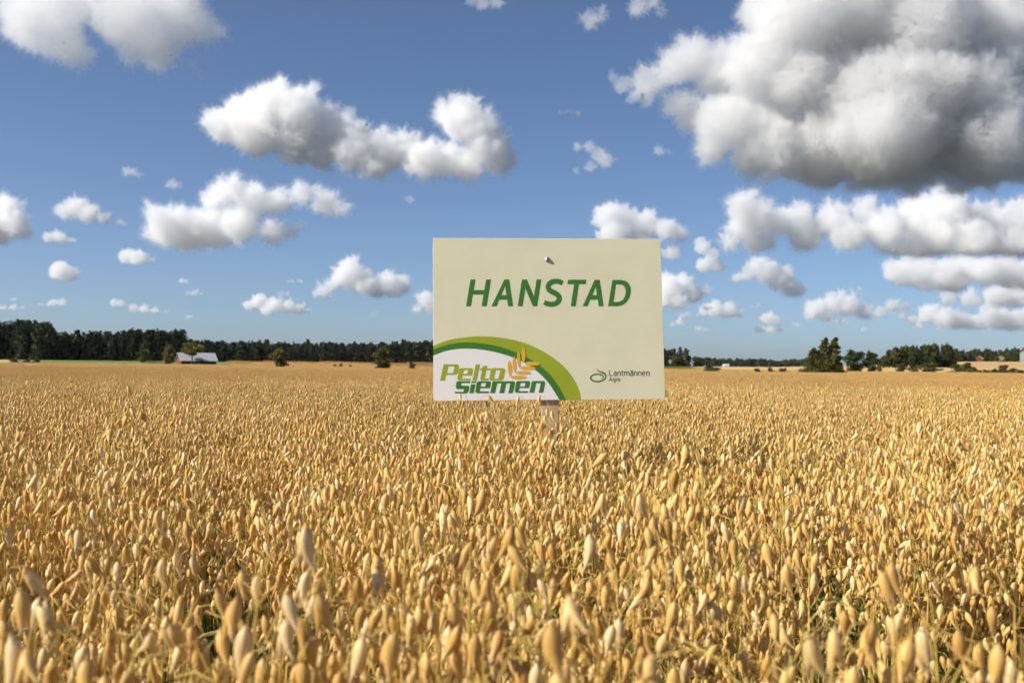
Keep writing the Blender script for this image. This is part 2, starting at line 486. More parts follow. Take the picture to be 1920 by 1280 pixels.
def catmull(pts, n=8, closed=False):
    out = []
    P = [Vector(p) for p in pts]
    N = len(P)
    rng = range(N) if closed else range(N - 1)
    for i in rng:
        p0 = P[(i - 1) % N] if closed or i > 0 else P[0] * 2 - P[1]
        p1, p2 = P[i], P[(i + 1) % N]
        p3 = P[(i + 2) % N] if closed or i + 2 < N else P[-1] * 2 - P[-2]
        for k in range(n):
            t = k / n
            out.append(.5 * ((2 * p1) + (p2 - p0) * t + (2 * p0 - 5 * p1 + 4 * p2 - p3) * t * t + (3 * p1 - p0 - 3 * p2 + p3) * t ** 3))
    if not closed: out.append(P[-1])
    return out

from mathutils.geometry import tessellate_polygon
def printed(name, loops, mat, layer, M=None):
    """flat printed mark: loops are outlines (first) and holes, in photograph pixels"""
    L3 = []
    for lp in loops:
        L3.append([Vector((*board_xy(p[0], p[1]), 0)) for p in lp])
    flat = [v for l in L3 for v in l]
    tris = tessellate_polygon(L3)
    y = -0.00022 * layer
    vs = [(v.x, y, v.y) for v in flat]
    fs = []
    for t in tris:
        a, b, c = (flat[i] for i in t)
        fs.append(t if (b - a).cross(c - a).z > 0 else t[::-1])
    return link(name, mesh(name, vs, fs, mat), board)

def stroke_loop(pts, w):
    """outline of a stroke; w is a width or list of widths per point"""
    P = [Vector(p) for p in pts]
    n = len(P)
    W = w if isinstance(w, (list, tuple)) else [w] * n
    lft, rgt = [], []
    for i in range(n):
        d = (P[min(i + 1, n - 1)] - P[max(i - 1, 0)]).normalized()
        nn = Vector((-d.y, d.x))
        lft.append(P[i] + nn * W[i] / 2); rgt.append(P[i] - nn * W[i] / 2)
    return lft + rgt[::-1]

def zoomed(x0, y0, s):
    return lambda pts: [(x0 + p[0] / s, y0 + p[1] / s) for p in pts]

# the big variety name
Z = zoomed(860, 500, 5.647)
A1 = [(484,135),(535,135),(577,418),(523,418),(513,349),(430,349),(402,418),(347,418)]
A1h = [(492,205),(505,300),(453,300)]
A2 = [(1440,138),(1493,138),(1536,418),(1482,418),(1473,349),(1393,349),(1364,418),(1312,418)]
A2h = [(1450,212),(1464,300),(1417,300)]
Sc = catmull([(1101,176),(1065,158),(1028,154),(985,163),(955,190),(950,225),(972,255),(1015,278),(1052,303),(1065,335),(1052,370),(1015,393),(975,398),(935,390),(905,376)], 5)
ns = len(Sc)
Sw = [52 + 4 * math.sin(math.pi * i / (ns - 1)) for i in range(ns)]
Dout = [(1627,140)] + [tuple(p) for p in catmull([(1722,140),(1775,155),(1810,195),(1823,250),(1810,320),(1775,375),(1730,407),(1680,418)], 5)] + [(1582,418)]
Din = [(1667,187)] + [tuple(p) for p in catmull([(1712,187),(1748,203),(1767,245),(1764,295),(1745,340),(1715,364),(1685,372)], 5)] + [(1640,372)]
for lp in ([[(125,135),(178,135),(159,247),(271,247),(290,135),(343,135),(297,418),(243,418),(263,295),(151,295),(131,418),(78,418)]],
           [A1, A1h],
           [[(670,135),(722,135),(797,312),(824,135),(875,135),(832,418),(786,418),(706,230),(677,418),(625,418)]],
           [stroke_loop(Sc, Sw)],
           [[(1158,137),(1353,137),(1346,185),(1273,185),(1240,418),(1187,418),(1222,185),(1151,185)]],
           [A2, A2h], [Dout, Din]):
    printed("letter", [Z(l) for l in lp], M_GREEN, 1)

# the arched emblem
Z = zoomed(800, 610, 6.4)
def arch(pts, right_bottom):
    c = [tuple(p) for p in catmull(pts, 6)]
    return [Z(c + [right_bottom, (79, 903)])]
printed("lime_arch", arch([(79,245),(250,180),(450,143),(640,131),(860,144),(1060,178),(1240,235),(1420,325),(1580,435),(1710,565),(1800,710),(1840,820),(1850,887)], (1850,887)), M_LIME, 1)
printed("green_arch", arch([(79,287),(280,224),(500,203),(780,232),(1000,296),(1180,370),(1330,462),(1470,580),(1590,740),(1668,889)], (1668,889)), M_GREEN, 2)
printed("white_field", arch([(79,361),(260,300),(480,278),(740,303),(980,365),(1180,448),(1330,555),(1470,700),(1592,890)], (1592,890)), M_WHITE, 3)
LIME = [
 [[(203,466),(370,466),(390,485),(374,570),(350,592),(236,592),(218,663),(160,663)], [(260,490),(330,490),(334,497),(318,564),(311,570),(243,570)]],
 [[(402,512),(540,512),(557,530),(543,600),(432,600),(424,638),(530,638),(526,660),(385,660),(368,642),(388,530)], [(447,533),(498,533),(488,580),(437,580)]],
 [[(590,466),(642,466),(600,660),(548,660)]],
 [[(672,490),(727,480),(720,516),(772,516),(766,537),(715,537),(697,636),(745,638),(740,660),(655,660),(642,645),(664,537),(640,537),(645,516),(667,516)]],
 [[(790,512),(925,512),(945,530),(922,642),(900,660),(768,660),(750,645),(772,530)], [(830,535),(882,535),(858,638),(806,638)]]]
DARK = [
 [[(370,668),(525,668),(520,690),(420,690),(413,722),(500,722),(515,738),(500,795),(480,815),(336,815),(341,795),(440,795),(447,762),(365,762),(350,745),(355,685)]],
 [[(532,705),(587,705),(564,812),(511,812)]], [[(540,668),(594,668),(589,690),(535,690)]],
 [[(615,668),(760,668),(775,685),(758,752),(645,752),(637,790),(750,790),(745,812),(600,812),(583,795),(600,685)], [(655,690),(712,690),(703,732),(647,732)]],
 [[(792,668),(1045,668),(1062,688),(1035,812),(978,812),(1003,695),(955,695),(930,812),(872,812),(897,695),(845,695),(820,812),(762,812)]],
 [[(1087,666),(1230,666),(1245,684),(1228,750),(1115,750),(1107,787),(1220,787),(1215,808),(1070,808),(1055,792),(1072,684)], [(1128,690),(1185,690),(1176,732),(1118,732)]],
 [[(1264,666),(1410,666),(1422,683),(1400,806),(1345,806),(1368,692),(1315,692),(1290,806),(1232,806)]]]
for lp in LIME: printed("letter", [Z(l) for l in lp], M_LIME, 4)
for lp in DARK: printed("letter", [Z(l) for l in lp], M_GREEN, 4)
for (x, y, rx, ry, rot) in [(998,518,25,95,-4),(1052,465,22,95,-3),(1105,410,21,95,-3),(1161,350,25,95,0),(1268,458,95,24,2),(1213,511,94,23,2),(1160,567,94,22,1),(1106,621,95,23,0)]:
    c, s = math.cos(R_(rot)), math.sin(R_(rot))
    el = []
    for i in range(22):
        a = 2 * math.pi * i / 22
        u, v = rx * math.copysign(abs(math.cos(a)) ** 1.0, math.cos(a)), ry * math.sin(a)
        el.append((x + u * c - v * s, y + u * s + v * c))
    printed("printed_grain", [Z(el)], M_GOLD, 5)

# the small company mark
Z = zoomed(1090, 670, 11.294)
sw = catmull([(332,232),(345,268),(385,297),(445,318),(497,350),(520,395),(503,445),(450,485),(380,506),(310,507),(245,490),(203,450),(207,405),(255,368),(330,352),(405,362),(455,388),(462,420),(440,448),(400,463)], 5)
n = len(sw)
wd = [6 + 34 * math.sin(min(1, i / (n * .22)) * math.pi / 2) if i < n * .22 else 40 - 10 * abs(math.sin(i * .06)) if i < n * .78 else max(4, 36 * (1 - (i - n * .78) / (n * .22))) for i in range(n)]
printed("leaf_ring", [Z(stroke_loop(sw, wd))], M_LEAFGREEN, 1)
def glyph(ch, x0, x1, base, xh, cap):
    X = lambda u: x0 + (x1 - x0) * u
    Y = lambda v: base - (base - xh) * v
    C = lambda v: base - (base - cap) * v
    K = lambda pts: [tuple(p) for p in catmull(pts, 5)]
    n_ = lambda a, b: [[(X(a), Y(0)), (X(a), Y(1))], K([(X(a), Y(.72)), (X(a + (b - a) * .35), Y(.95)), (X(a + (b - a) * .75), Y(.93)), (X(b), Y(.65)), (X(b), Y(0))])]
    if ch == 'L': return [[(X(.1), C(1)), (X(.1), C(.03))], [(X(.1), C(.05)), (X(1), C(.05))]]
    if ch in 'aä':
        s = [K([(X(.12), Y(.88)), (X(.5), Y(.98)), (X(.88), Y(.75)), (X(.9), Y(0))]), K([(X(.88), Y(.6)), (X(.4), Y(.58)), (X(.08), Y(.3)), (X(.3), Y(.03)), (X(.65), Y(.1)), (X(.88), Y(.35))])]
        if ch == 'ä': s += [[(X(.25), Y(1.32)), (X(.25), Y(1.12))], [(X(.75), Y(1.32)), (X(.75), Y(1.12))]]
        return s
    if ch == 'n': return n_(.08, .92)
    if ch == 'm': return n_(.05, .5) + [K([(X(.5), Y(.72)), (X(.66), Y(.95)), (X(.84), Y(.93)), (X(.95), Y(.65)), (X(.95), Y(0))])]
    if ch == 't': return [K([(X(.4), Y(1.3)), (X(.4), Y(.6)), (X(.45), Y(.12)), (X(.95), Y(.04))]), [(X(0), Y(.95)), (X(.95), Y(.95))]]
    if ch == 'e': return [K([(X(.1), Y(.52)), (X(.88), Y(.55)), (X(.75), Y(.92)), (X(.4), Y(.97)), (X(.1), Y(.7)), (X(.1), Y(.3)), (X(.45), Y(.02)), (X(.9), Y(.12))])]
    if ch == 'A': return [[(X(0), C(0)), (X(.45), C(1))], [(X(.45), C(1)), (X(1), C(0))], [(X(.2), C(.35)), (X(.78), C(.35))]]
    if ch == 'g': return [K([(X(.9), Y(.9)), (X(.4), Y(.97)), (X(.1), Y(.6)), (X(.4), Y(.15)), (X(.85), Y(.4))]), K([(X(.88), Y(1)), (X(.88), Y(.1)), (X(.7), Y(-.4)), (X(.1), Y(-.38))])]
    if ch == 'r': return [[(X(.2), Y(0)), (X(.2), Y(1))], K([(X(.2), Y(.65)), (X(.5), Y(.93)), (X(1), Y(.95))])]
    if ch == 'o': return [K([(X(.5), Y(1)), (X(.08), Y(.5)), (X(.5), Y(0)), (X(.92), Y(.5)), (X(.5), Y(1))])]
def word(items, base, xh, cap, w):
    for ch, a, b in items:
        bm = []
        for s in glyph(ch, a, b, base, xh, cap):
            bm.append(Z(stroke_loop([Vector(p) for p in s], w)))
        # one mesh per letter
        vs, fs = [], []
        for lp in bm:
            L = [Vector((*board_xy(*p), 0)) for p in lp]
            h = len(L) // 2; o = len(vs)
            vs += [(v.x, -.00022 - .00004 * bm.index(lp), v.y) for v in L]
            for i in range(h - 1):
                fs.append((o + i, o + i + 1, o + len(L) - 2 - i, o + len(L) - 1 - i))
        link("letter", mesh("letter", vs, fs, M_GREY), board)
word([('L',588,662),('a',682,745),('n',768,832),('t',842,892),('m',905,1018),('ä',1038,1098),('n',1118,1182),('n',1204,1268),('e',1288,1355),('n',1376,1446)], 388, 298, 270, 17)
word([('A',588,658),('g',672,722),('r',740,766),('o',774,828)], 502, 440, 424, 14)

# bolt with socket, washer; lath behind the board
def lathe(prof, n=20):
    v, f = [], []
    for (r, y) in prof:
        for i in range(n):
            a = 2 * math.pi * i / n
            v.append((r * math.cos(a), y, r * math.sin(a)))
    for j in range(len(prof) - 1):
        for i in range(n):
            a, b = j * n + i, j * n + (i + 1) % n
            f.append((a, b, b + n, a + n))
    return v, f
bx, bz = board_xy(1027, 487)
v, f = lathe([(.0001, .0), (.0066, 0), (.0066, -.001), (.0001, -.0012)])
washer = link("washer", mesh("washer", v, f, M_STEEL, True), sign, (bx, -.0002, bz))
v, f = lathe([(.0050, -.0008), (.0050, -.0018), (.0047, -.0030), (.0040, -.0040), (.0030, -.0045), (.0023, -.0046), (.0023, -.0026), (.0001, -.0026)])
bolt = link("bolt", mesh("bolt", v, f, M_STEEL, True), sign, (bx, 0, bz))
v, f = lathe([(.0022, -.0029), (.0001, -.0029)], 6)
link("socket", mesh("socket", v, f, M_DARKHOLE), bolt)
px0, _ = board_xy(1015.5, 752); px1, _ = board_xy(1048, 751)
lath = box("lath", [M_LATH], px0, px1, .0056, .0256, -1.42, .19, sign, .0015)
# ------------------------------------------------------------------ oats
def husk_material():
    m, nt, out = new_mat("oat_husk")
    oi = node(nt, "ShaderNodeObjectInfo")
    at_ = node(nt, "ShaderNodeAttribute", attribute_name="tone")
    add = node(nt, "ShaderNodeMath", operation='ADD')
    nt.links.new(oi.outputs['Random'], add.inputs[0]); nt.links.new(at_.outputs['Fac'], add.inputs[1])
    fr = node(nt, "ShaderNodeMath", operation='FRACT'); nt.links.new(add.outputs[0], fr.inputs[0])
    base = ramp(nt, fr.outputs[0], [(0, (.63, .36, .09)), (.2, (.80, .535, .18)), (.45, (.74, .46, .13)), (.62, (.86, .64, .28)), (.76, (.87, .68, .38)), (.9, (.76, .475, .14)), (1, (.61, .35, .085))])
    geo = node(nt, "ShaderNodeNewGeometry")               # the crop ripens in patches
    pn = node(nt, "ShaderNodeTexNoise"); pn.inputs['Scale'].default_value = .55; pn.inputs['Detail'].default_value = 3
    nt.links.new(geo.outputs['Position'], pn.inputs[0])
    pm_ = node(nt, "ShaderNodeMapRange"); pm_.inputs[1].default_value = .35; pm_.inputs[2].default_value = .65; pm_.inputs[3].default_value = .86; pm_.inputs[4].default_value = 1.1
    nt.links.new(pn.outputs[0], pm_.inputs[0])
    hs = node(nt, "ShaderNodeHueSaturation"); nt.links.new(base, hs.inputs['Color']); nt.links.new(pm_.outputs[0], hs.inputs['Value'])
    base = hs.outputs[0]
    uv = node(nt, "ShaderNodeUVMap", uv_map="husk")
    sep = node(nt, "ShaderNodeSeparateXYZ"); nt.links.new(uv.outputs[0], sep.inputs[0])
    mul = node(nt, "ShaderNodeMath", operation='MULTIPLY'); mul.inputs[1].default_value = 2 * math.pi * 4.5
    nt.links.new(sep.outputs[0], mul.inputs[0])
    sn = node(nt, "ShaderNodeMath", operation='SINE'); nt.links.new(mul.outputs[0], sn.inputs[0])
    # veins, a tan stalk end and a pale papery tip: the husk's own colours
    vein = node(nt, "ShaderNodeMapRange"); vein.inputs[1].default_value = .55; vein.inputs[2].default_value = 1; vein.inputs[3].default_value = 0; vein.inputs[4].default_value = .5
    nt.links.new(sn.outputs[0], vein.inputs[0])
    m1 = node(nt, "ShaderNodeMix", data_type='RGBA')
    nt.links.new(vein.outputs[0], m1.inputs[0]); nt.links.new(base, m1.inputs[6]); m1.inputs[7].default_value = (.48, .25, .05, 1)
    tip = node(nt, "ShaderNodeMapRange"); tip.inputs[1].default_value = .55; tip.inputs[2].default_value = 1; tip.inputs[3].default_value = 0; tip.inputs[4].default_value = .45
    nt.links.new(sep.outputs[1], tip.inputs[0])
    m2 = node(nt, "ShaderNodeMix", data_type='RGBA')
    nt.links.new(tip.outputs[0], m2.inputs[0]); nt.links.new(m1.outputs[2], m2.inputs[6]); m2.inputs[7].default_value = (.80, .57, .32, 1)
    b = node(nt, "ShaderNodeBsdfPrincipled"); b.inputs['Roughness'].default_value = .45; b.inputs['Specular IOR Level'].default_value = .4
    nt.links.new(m2.outputs[2], b.inputs['Base Color'])
    tr = node(nt, "ShaderNodeBsdfTranslucent"); nt.links.new(m2.outputs[2], tr.inputs[0])
    mx = node(nt, "ShaderNodeMixShader"); mx.inputs[0].default_value = .25
    nt.links.new(b.outputs[0], mx.inputs[1]); nt.links.new(tr.outputs[0], mx.inputs[2])
    nt.links.new(mx.outputs[0], out.inputs[0])
    return m

def blade_material(name, stops, trans=.3):
    m, nt, out = new_mat(name)
    oi = node(nt, "ShaderNodeObjectInfo")
    at_ = node(nt, "ShaderNodeAttribute", attribute_name="tone")
    add = node(nt, "ShaderNodeMath", operation='ADD')
    nt.links.new(oi.outputs['Random'], add.inputs[0]); nt.links.new(at_.outputs['Fac'], add.inputs[1])
    fr = node(nt, "ShaderNodeMath", operation='FRACT'); nt.links.new(add.outputs[0], fr.inputs[0])
    c = ramp(nt, fr.outputs[0], stops)
    b = node(nt, "ShaderNodeBsdfPrincipled"); b.inputs['Roughness'].default_value = .5; b.inputs['Specular IOR Level'].default_value = .35
    nt.links.new(c, b.inputs['Base Color'])
    tr = node(nt, "ShaderNodeBsdfTranslucent"); nt.links.new(c, tr.inputs[0])
    mx = node(nt, "ShaderNodeMixShader"); mx.inputs[0].default_value = trans
    nt.links.new(b.outputs[0], mx.inputs[1]); nt.links.new(tr.outputs[0], mx.inputs[2])
    nt.links.new(mx.outputs[0], out.inputs[0])
    return m

M_HUSK = husk_material()
M_STALK = blade_material("oat_stalk", [(0, (.54, .35, .07)), (.5, (.66, .45, .12)), (.82, (.54, .40, .09)), (.94, (.38, .35, .05)), (1, (.68, .48, .15))], .1)
M_OATLEAF = blade_material("oat_leaf", [(0, (.05, .14, .02)), (.62, (.10, .20, .03)), (.76, (.22, .24, .05)), (.88, (.50, .38, .16)), (1, (.58, .44, .22))], .35)

M_GREENBLADE = blade_material("green_oat_blade", [(0, (.05, .14, .02)), (.6, (.10, .22, .03)), (.85, (.20, .27, .05)), (1, (.34, .33, .09))], .35)

def grid_faces(nu, nv, closed=False):
    f = []
    for j in range(nv - 1):
        for i in range(nu if closed else nu - 1):
            a, b = j * nu + i, j * nu + (i + 1) % nu
            f.append((a, b, b + nu, a + nu))
    return f

def spikelet_hi(seed):
    """hanging oat spikelet, attached at the origin, pointing to -z: two papery glumes round a grain"""
    r = random.Random(seed)
    L = .0255 * r.uniform(.95, 1.06); W = .0045 * r.uniform(.92, 1.1); gape = [.0020, .0050, .0078][seed % 3]
    V, F, UV = [], [], []
    def shell(u0, u1, nu, nv, wx, wy, L, side, g, z0=0.0, pk=.34):
        o = len(V)
        for j in range(nv):
            t = j / (nv - 1)
            rad = max(math.sin(math.pi / 2 * t / pk) ** .72 if t < pk else math.cos(math.pi / 2 * (t - pk) / (1 - pk)) ** 1.45, .06 if j == 0 else .02)
            for i in range(nu):
                s = i / (nu - 1); u = u0 + (u1 - u0) * s
                x, y = math.sin(u) * rad * wx, math.cos(u) * rad * wy
                y += side * g * max(0, t - .3) ** 1.6 * 2.2
                V.append((x, y, z0 - t * L)); UV.append((s, t))
        for q in grid_faces(nu, nv): F.append(tuple(o + k for k in q))
    a = R_(112)
    shell(-a, a, 7, 8, W, W * .86, L, 1, gape)
    shell(math.pi - a, math.pi + a, 7, 8, W * .95, W * .82, L * r.uniform(.9, .98), -1, gape)
    shell(0, 2 * math.pi, 6, 5, W * .55, W * .52, L * .70, 0, 0, -L * .14, .45)
    return np.array(V), np.array(F), np.array(UV)

def spikelet_lo(sides=4, rings=(0.06, .95, .9, .38, .02), L=.0255, W=.0045):
    V, F = [], []
    ts = np.linspace(0, 1, len(rings))
    for t, q in zip(ts, rings):
        for i in range(sides):
            a = 2 * math.pi * i / sides
            V.append((math.cos(a) * q * W, math.sin(a) * q * W, -t * L))
    F = grid_faces(sides, len(rings), True)
    return np.array(V), np.array(F), np.array([(.5, .5)] * len(V))

def tube(pts, radii, sides=3):
    V = []
    P = [Vector(p) for p in pts]
    for i, p in enumerate(P):
        d = (P[min(i + 1, len(P) - 1)] - P[max(i - 1, 0)]).normalized()
        u = d.orthogonal().normalized(); w = d.cross(u)
        for k in range(sides):
            a = 2 * math.pi * k / sides
            V.append(tuple(p + (u * math.cos(a) + w * math.sin(a)) * radii[i]))
    return np.array(V), np.array(grid_faces(sides, len(P), True))

def ribbon(base, az, length, width, rise, droop, rnd, n=7):
    V = []
    d = Vector((math.cos(az), math.sin(az), 0)); side = Vector((-d.y, d.x, 0))
    tw = rnd.uniform(-.9, .9)
    for i in range(n):
        t = i / (n - 1)
        p = Vector(base) + d * (length * t * .75) + Vector((0, 0, rise * t - droop * t * t))
        w = width * (math.sin(math.pi * (t * .86 + .12)) ** .7) * (1 if i < n - 1 else .1)
        s = (side * math.cos(tw * t) + Vector((0, 0, 1)) * math.sin(tw * t)) * w * .5
        V += [tuple(p - s), tuple(p + s)]
    F = [(2 * i, 2 * i + 1, 2 * i + 3, 2 * i + 2) for i in range(n - 1)]
    return np.array(V), np.array(F)

def plan_plant(seed):
    """layout of one oat plant of height 1: stalk path, panicle branches, hanging spikelets, leaves"""
    r = random.Random(seed)
    lean = r.uniform(0, .05); la = r.uniform(0, 6.28)
    ax = lambda z: Vector((math.cos(la) * lean * z * z, math.sin(la) * lean * z * z, z))
    top = 1.0
    stalk = [ax(z) for z in (0, .35, .65, .78, .86, .93, .97)] 
    end = stalk[-1] + Vector((math.cos(la) * .012, math.sin(la) * .012, .022)); 
    end2 = end + Vector((math.cos(la) * .012, math.sin(la) * .012, .002))
    stalk_pts = stalk + [end, end2]
    stalk_r = [.0024, .0022, .0018, .0014, .0011, .0008, .0006, .0004, .0003]
    branches, spk = [], []
    def hang(p, tilt=.3):
        spk.append((p, r.gauss(0, tilt), r.gauss(0, tilt), r.uniform(0, 6.28), r.uniform(.74, 1.1), r.randrange(3)))
    hang(end2, .2)
    levels = [(.955, 2, .024), (.925, 3, .038), (.89, 3, .052), (.85, 4, .064), (.81, 4, .072)]
    for (z, n, ln) in levels:
        a0 = r.uniform(0, 6.28)
        for k in range(n):
            a = a0 + k * 6.28 / n + r.gauss(0, .35)
            l = ln * r.uniform(.55, 1.2)
            b = ax(z); d = Vector((math.cos(a), math.sin(a), 0))
            p1 = b + d * l * .45 + Vector((0, 0, l * r.uniform(.5, .9)))
            p2 = b + d * l * .85 + Vector((0, 0, l * r.uniform(.55, .95)))
            p3 = b + d * (l * 1.0) + Vector((0, 0, l * r.uniform(.25, .6)))
            branches.append([b, p1, p2, p3]); hang(p3, .26)
            if l > .03 and r.random() < .6:
                q = p1 + (d + Vector((r.gauss(0, .5), r.gauss(0, .5), 0))) * .012 + Vector((0, 0, -.004))
                branches.append([p1, p1 + Vector((0, 0, .006)), q]); hang(q, .28)
    for _ in range(3):                                   # bare dry bristles
        b = ax(r.uniform(.84, .96)); a = r.uniform(0, 6.28); l = r.uniform(.035, .085)
        d = Vector((math.cos(a), math.sin(a), 0))
        branches.append([b, b + d * l * .4 + Vector((0, 0, l * .35)), b + d * l * .8 + Vector((0, 0, l * .45)), b + d * l * 1.1 + Vector((0, 0, l * r.uniform(.1, .5)))])
    leaves = []
    for z in (.24, .44, .60, .73):
        leaves.append((ax(z * r.uniform(.9, 1.1)), r.uniform(0, 6.28), r.uniform(.16, .26), r.uniform(.007, .012), r.uniform(.08, .16), r.uniform(.1, .26)))
    return stalk_pts, stalk_r, branches, spk, leaves

def spk_matrix(s):
    p, tx, ty, rz, sc, _ = s
    return Matrix.Translation(p) @ Euler((tx, ty, 0)).to_matrix().to_4x4() @ Euler((0, 0, rz)).to_matrix().to_4x4() @ Matrix.Scale(sc, 4)

def merge(parts, name, mats):
    """parts: list of (V, F(quads), UV or None, material, tone)"""
    vo, V, F, U, MI, T = 0, [], [], [], [], []
    for (v, f, uv, mi, tone) in parts:
        V.append(v); F.append(f + vo); U.append(uv if uv is not None else np.full((len(v), 2), .5))
        MI.append(np.full(len(f), mi)); T.append(np.full(len(v), tone)); vo += len(v)
    V, F, U, MI, T = map(np.concatenate, (V, F, U, MI, T))
    me = fast_mesh(name, V, F, mats, MI)
    lay = me.uv_layers.new(name="husk")
    lay.data.foreach_set("uv", U[F.ravel()].astype(np.float32).ravel())
    ta = me.attributes.new("tone", 'FLOAT', 'POINT'); ta.data.foreach_set("value", T.astype(np.float32))
    return me

HI = [spikelet_hi(s) for s in range(3)]
LO = spikelet_lo()
VLO = spikelet_lo(3, (.05, 1.0, .03))

def plant_mesh(seed, name):
    r = random.Random(seed * 7 + 1)
    sp, sr, br, spk, lv = plan_plant(seed)
    parts = [(*tube(sp, sr, 4), None, 1, r.random())]
    for b in br: parts.append((*tube(b, [.00042] * (len(b) - 1) + [.0003], 3), None, 1, r.random()))
    for l in lv: parts.append((*ribbon(*l, r), None, 2, r.random()))
    for s in spk:
        v, f, uv = HI[s[5]]
        m = np.array(spk_matrix(s))
        parts.append((v @ m[:3, :3].T + m[:3, 3], f, uv, 0, r.random()))
    return merge(parts, name, [M_HUSK, M_STALK, M_OATLEAF])

def tile_mesh(seed, size, n, spikes, shape, name, leafy=True, fat=1.0):
    """a square of standing crop seen from farther off"""
    r = random.Random(seed)
    plans = [plan_plant(500 + seed * 20 + k) for k in range(10)]
    v0, f0, _ = shape
    parts = []
    vs = []; T = []
    for _i in range(n):
        sp, sr, br, spk, lv = plans[r.randrange(10)]
        x, y, rz = r.uniform(-size / 2, size / 2), r.uniform(-size / 2, size / 2), r.uniform(0, 6.28)
        zs = plant_height(r)
        M = np.array(Matrix.Translation((x, y, 0)) @ Euler((0, 0, rz)).to_matrix().to_4x4() @ Matrix.Diagonal((1, 1, zs, 1)))
        chosen = spk if spikes >= len(spk) else [spk[0]] + r.sample(spk[1:], spikes - 1)
        for s in chosen:
            m = M @ np.array(spk_matrix(s))
            vv = (v0 * (fat, fat, 1.0)) @ m[:3, :3].T + m[:3, 3]
            vs.append(vv); T.append(r.random())
        if leafy:
            parts.append((np.array([(x - .002, y, .55), (x + .002, y, .55), (x + .001, y + .001, .9 * zs), (x - .001, y, .9 * zs)]), np.array([(0, 1, 2, 3)]), None, 1, r.random()))
            l = lv[2]
            lp = Vector(l[0]); lp = Vector((lp.x + x, lp.y + y, lp.z))
            parts.append((*ribbon(lp, l[1] + rz, *l[2:], r, n=4), None, 2, r.random()))
    k = len(v0)
    V = np.concatenate(vs); F = (f0[None] + (np.arange(len(vs)) * k)[:, None, None]).reshape(-1, 4)
    parts.append((V, F, None, 0, 0.0))
    me = merge(parts, name, [M_HUSK, M_STALK, M_OATLEAF])
    tone = np.empty(len(me.vertices), np.float32); me.attributes["tone"].data.foreach_get("value", tone)
    tone[-len(V):] = np.repeat(T, k)
    me.attributes["tone"].data.foreach_set("value", tone)
    return me

def plant_height(r):
    h = r.gauss(.978, .042)
    if r.random() < .035: h += r.uniform(.03, .09)
    return min(max(h, .86), 1.14)

def tiller_mesh(seed, name):
    """late green shoot: a stalk with upright green blades"""
    r = random.Random(seed)
    parts = [(*tube([(0, 0, 0), (.004, 0, .4), (.01, .004, .8)], [.0024, .002, .0012], 4), None, 0, r.random())]
    for k in range(6):
        parts.append((*ribbon((.003, 0, r.uniform(.3, .74)), r.uniform(0, 6.28), r.uniform(.14, .24), r.uniform(.009, .014), r.uniform(.14, .26), r.uniform(.02, .14), r), None, 0, r.random()))
    return merge(parts, name, [M_GREENBLADE])

NPROTO = 14
proto_meshes = [plant_mesh(11 + k, "oat_plant_mesh") for k in range(NPROTO)]
rn = random.Random(42)

# positions of single plants round the camera and out to 13 m
DENS = 340
plants = []
def gap(x, y):
    return noise.noise(Vector((x * 2.7, y * 2.7, 3.1)))
y = 0
RMAX = 13.0
N = int(DENS * (2 * 0.62 * RMAX * RMAX / 2 + RMAX * 1.2))
for _ in range(N):
    yy = RMAX * math.sqrt(rn.random()) if rn.random() < .86 else rn.uniform(-.3, RMAX)
    half = .6 + .58 * max(yy, 0)
    xx = rn.uniform(-half, half)
    if math.hypot(xx, yy) < .27: continue
    if gap(xx, yy) > (.17 if yy < 2.4 else .25) and rn.random() < .9: continue
    hh = plant_height(rn)
    if yy < 1.9 and hh < 1.02 and rn.random() < .16: hh += rn.uniform(.03, .075)
    hh += .03 * noise.noise(Vector((xx * .7, yy * .7, 8.2)))
    plants.append((xx, yy, rn.uniform(0, 6.283), hh, rn.randrange(NPROTO)))

GAPS = []
for (px, py, rx, ry) in [(695,1015,.07,.26),(395,1160,.075,.22),(1135,1105,.075,.24),(1550,1065,.08,.26),(1668,1150,.075,.22),(1345,1010,.07,.28),(1215,1190,.07,.2),(640,1190,.07,.2),(45,1215,.08,.2),(110,890,.07,.3),(880,1010,.06,.24),(1840,1120,.07,.22),(1020,1110,.06,.2),(510,1240,.06,.16),(1440,1230,.06,.16),(320,930,.06,.3)]:
    d = (CAM_Z - .90) * FPX / (py - 693)
    p = at(px, py, d); GAPS.append((p.x, p.y, rx, ry))
def in_gap(x, y):
    for (gx, gy, rx, ry) in GAPS:
        u = (y - gy) / ry; v = (x - gx * (y / gy)) / rx          # the gaps run out along the drill rows
        if u * u + v * v < 1: return True
    return False
tillers = []
kept = []
for p in plants:
    if p[1] < 2.6 and p[1] > .3 and in_gap(p[0], p[1]):
        if rn.random() < .30: tillers.append((p[0], p[1], p[2], rn.uniform(.84, .98)))
        elif rn.random() < .25: kept.append((p[0], p[1], p[2], p[3] * .84, p[4]))
        continue
    kept.append(p)
    if p[1] < 4 and rn.random() < .05: tillers.append((p[0] + .02, p[1], p[2], rn.uniform(.85, 1.0)))
plants = kept

def in_view(x, y, z, m=0.0):
    q = CAM_R.transposed() @ (Vector((x, y, z)) - Vector((0, 0, CAM_Z)))
    if q.z > -.05: return False
    u, v = 960 + FPX * q.x / -q.z, 640 - FPX * q.y / -q.z
    return -30 - m < u < 1950 + m and v < 1330 + m

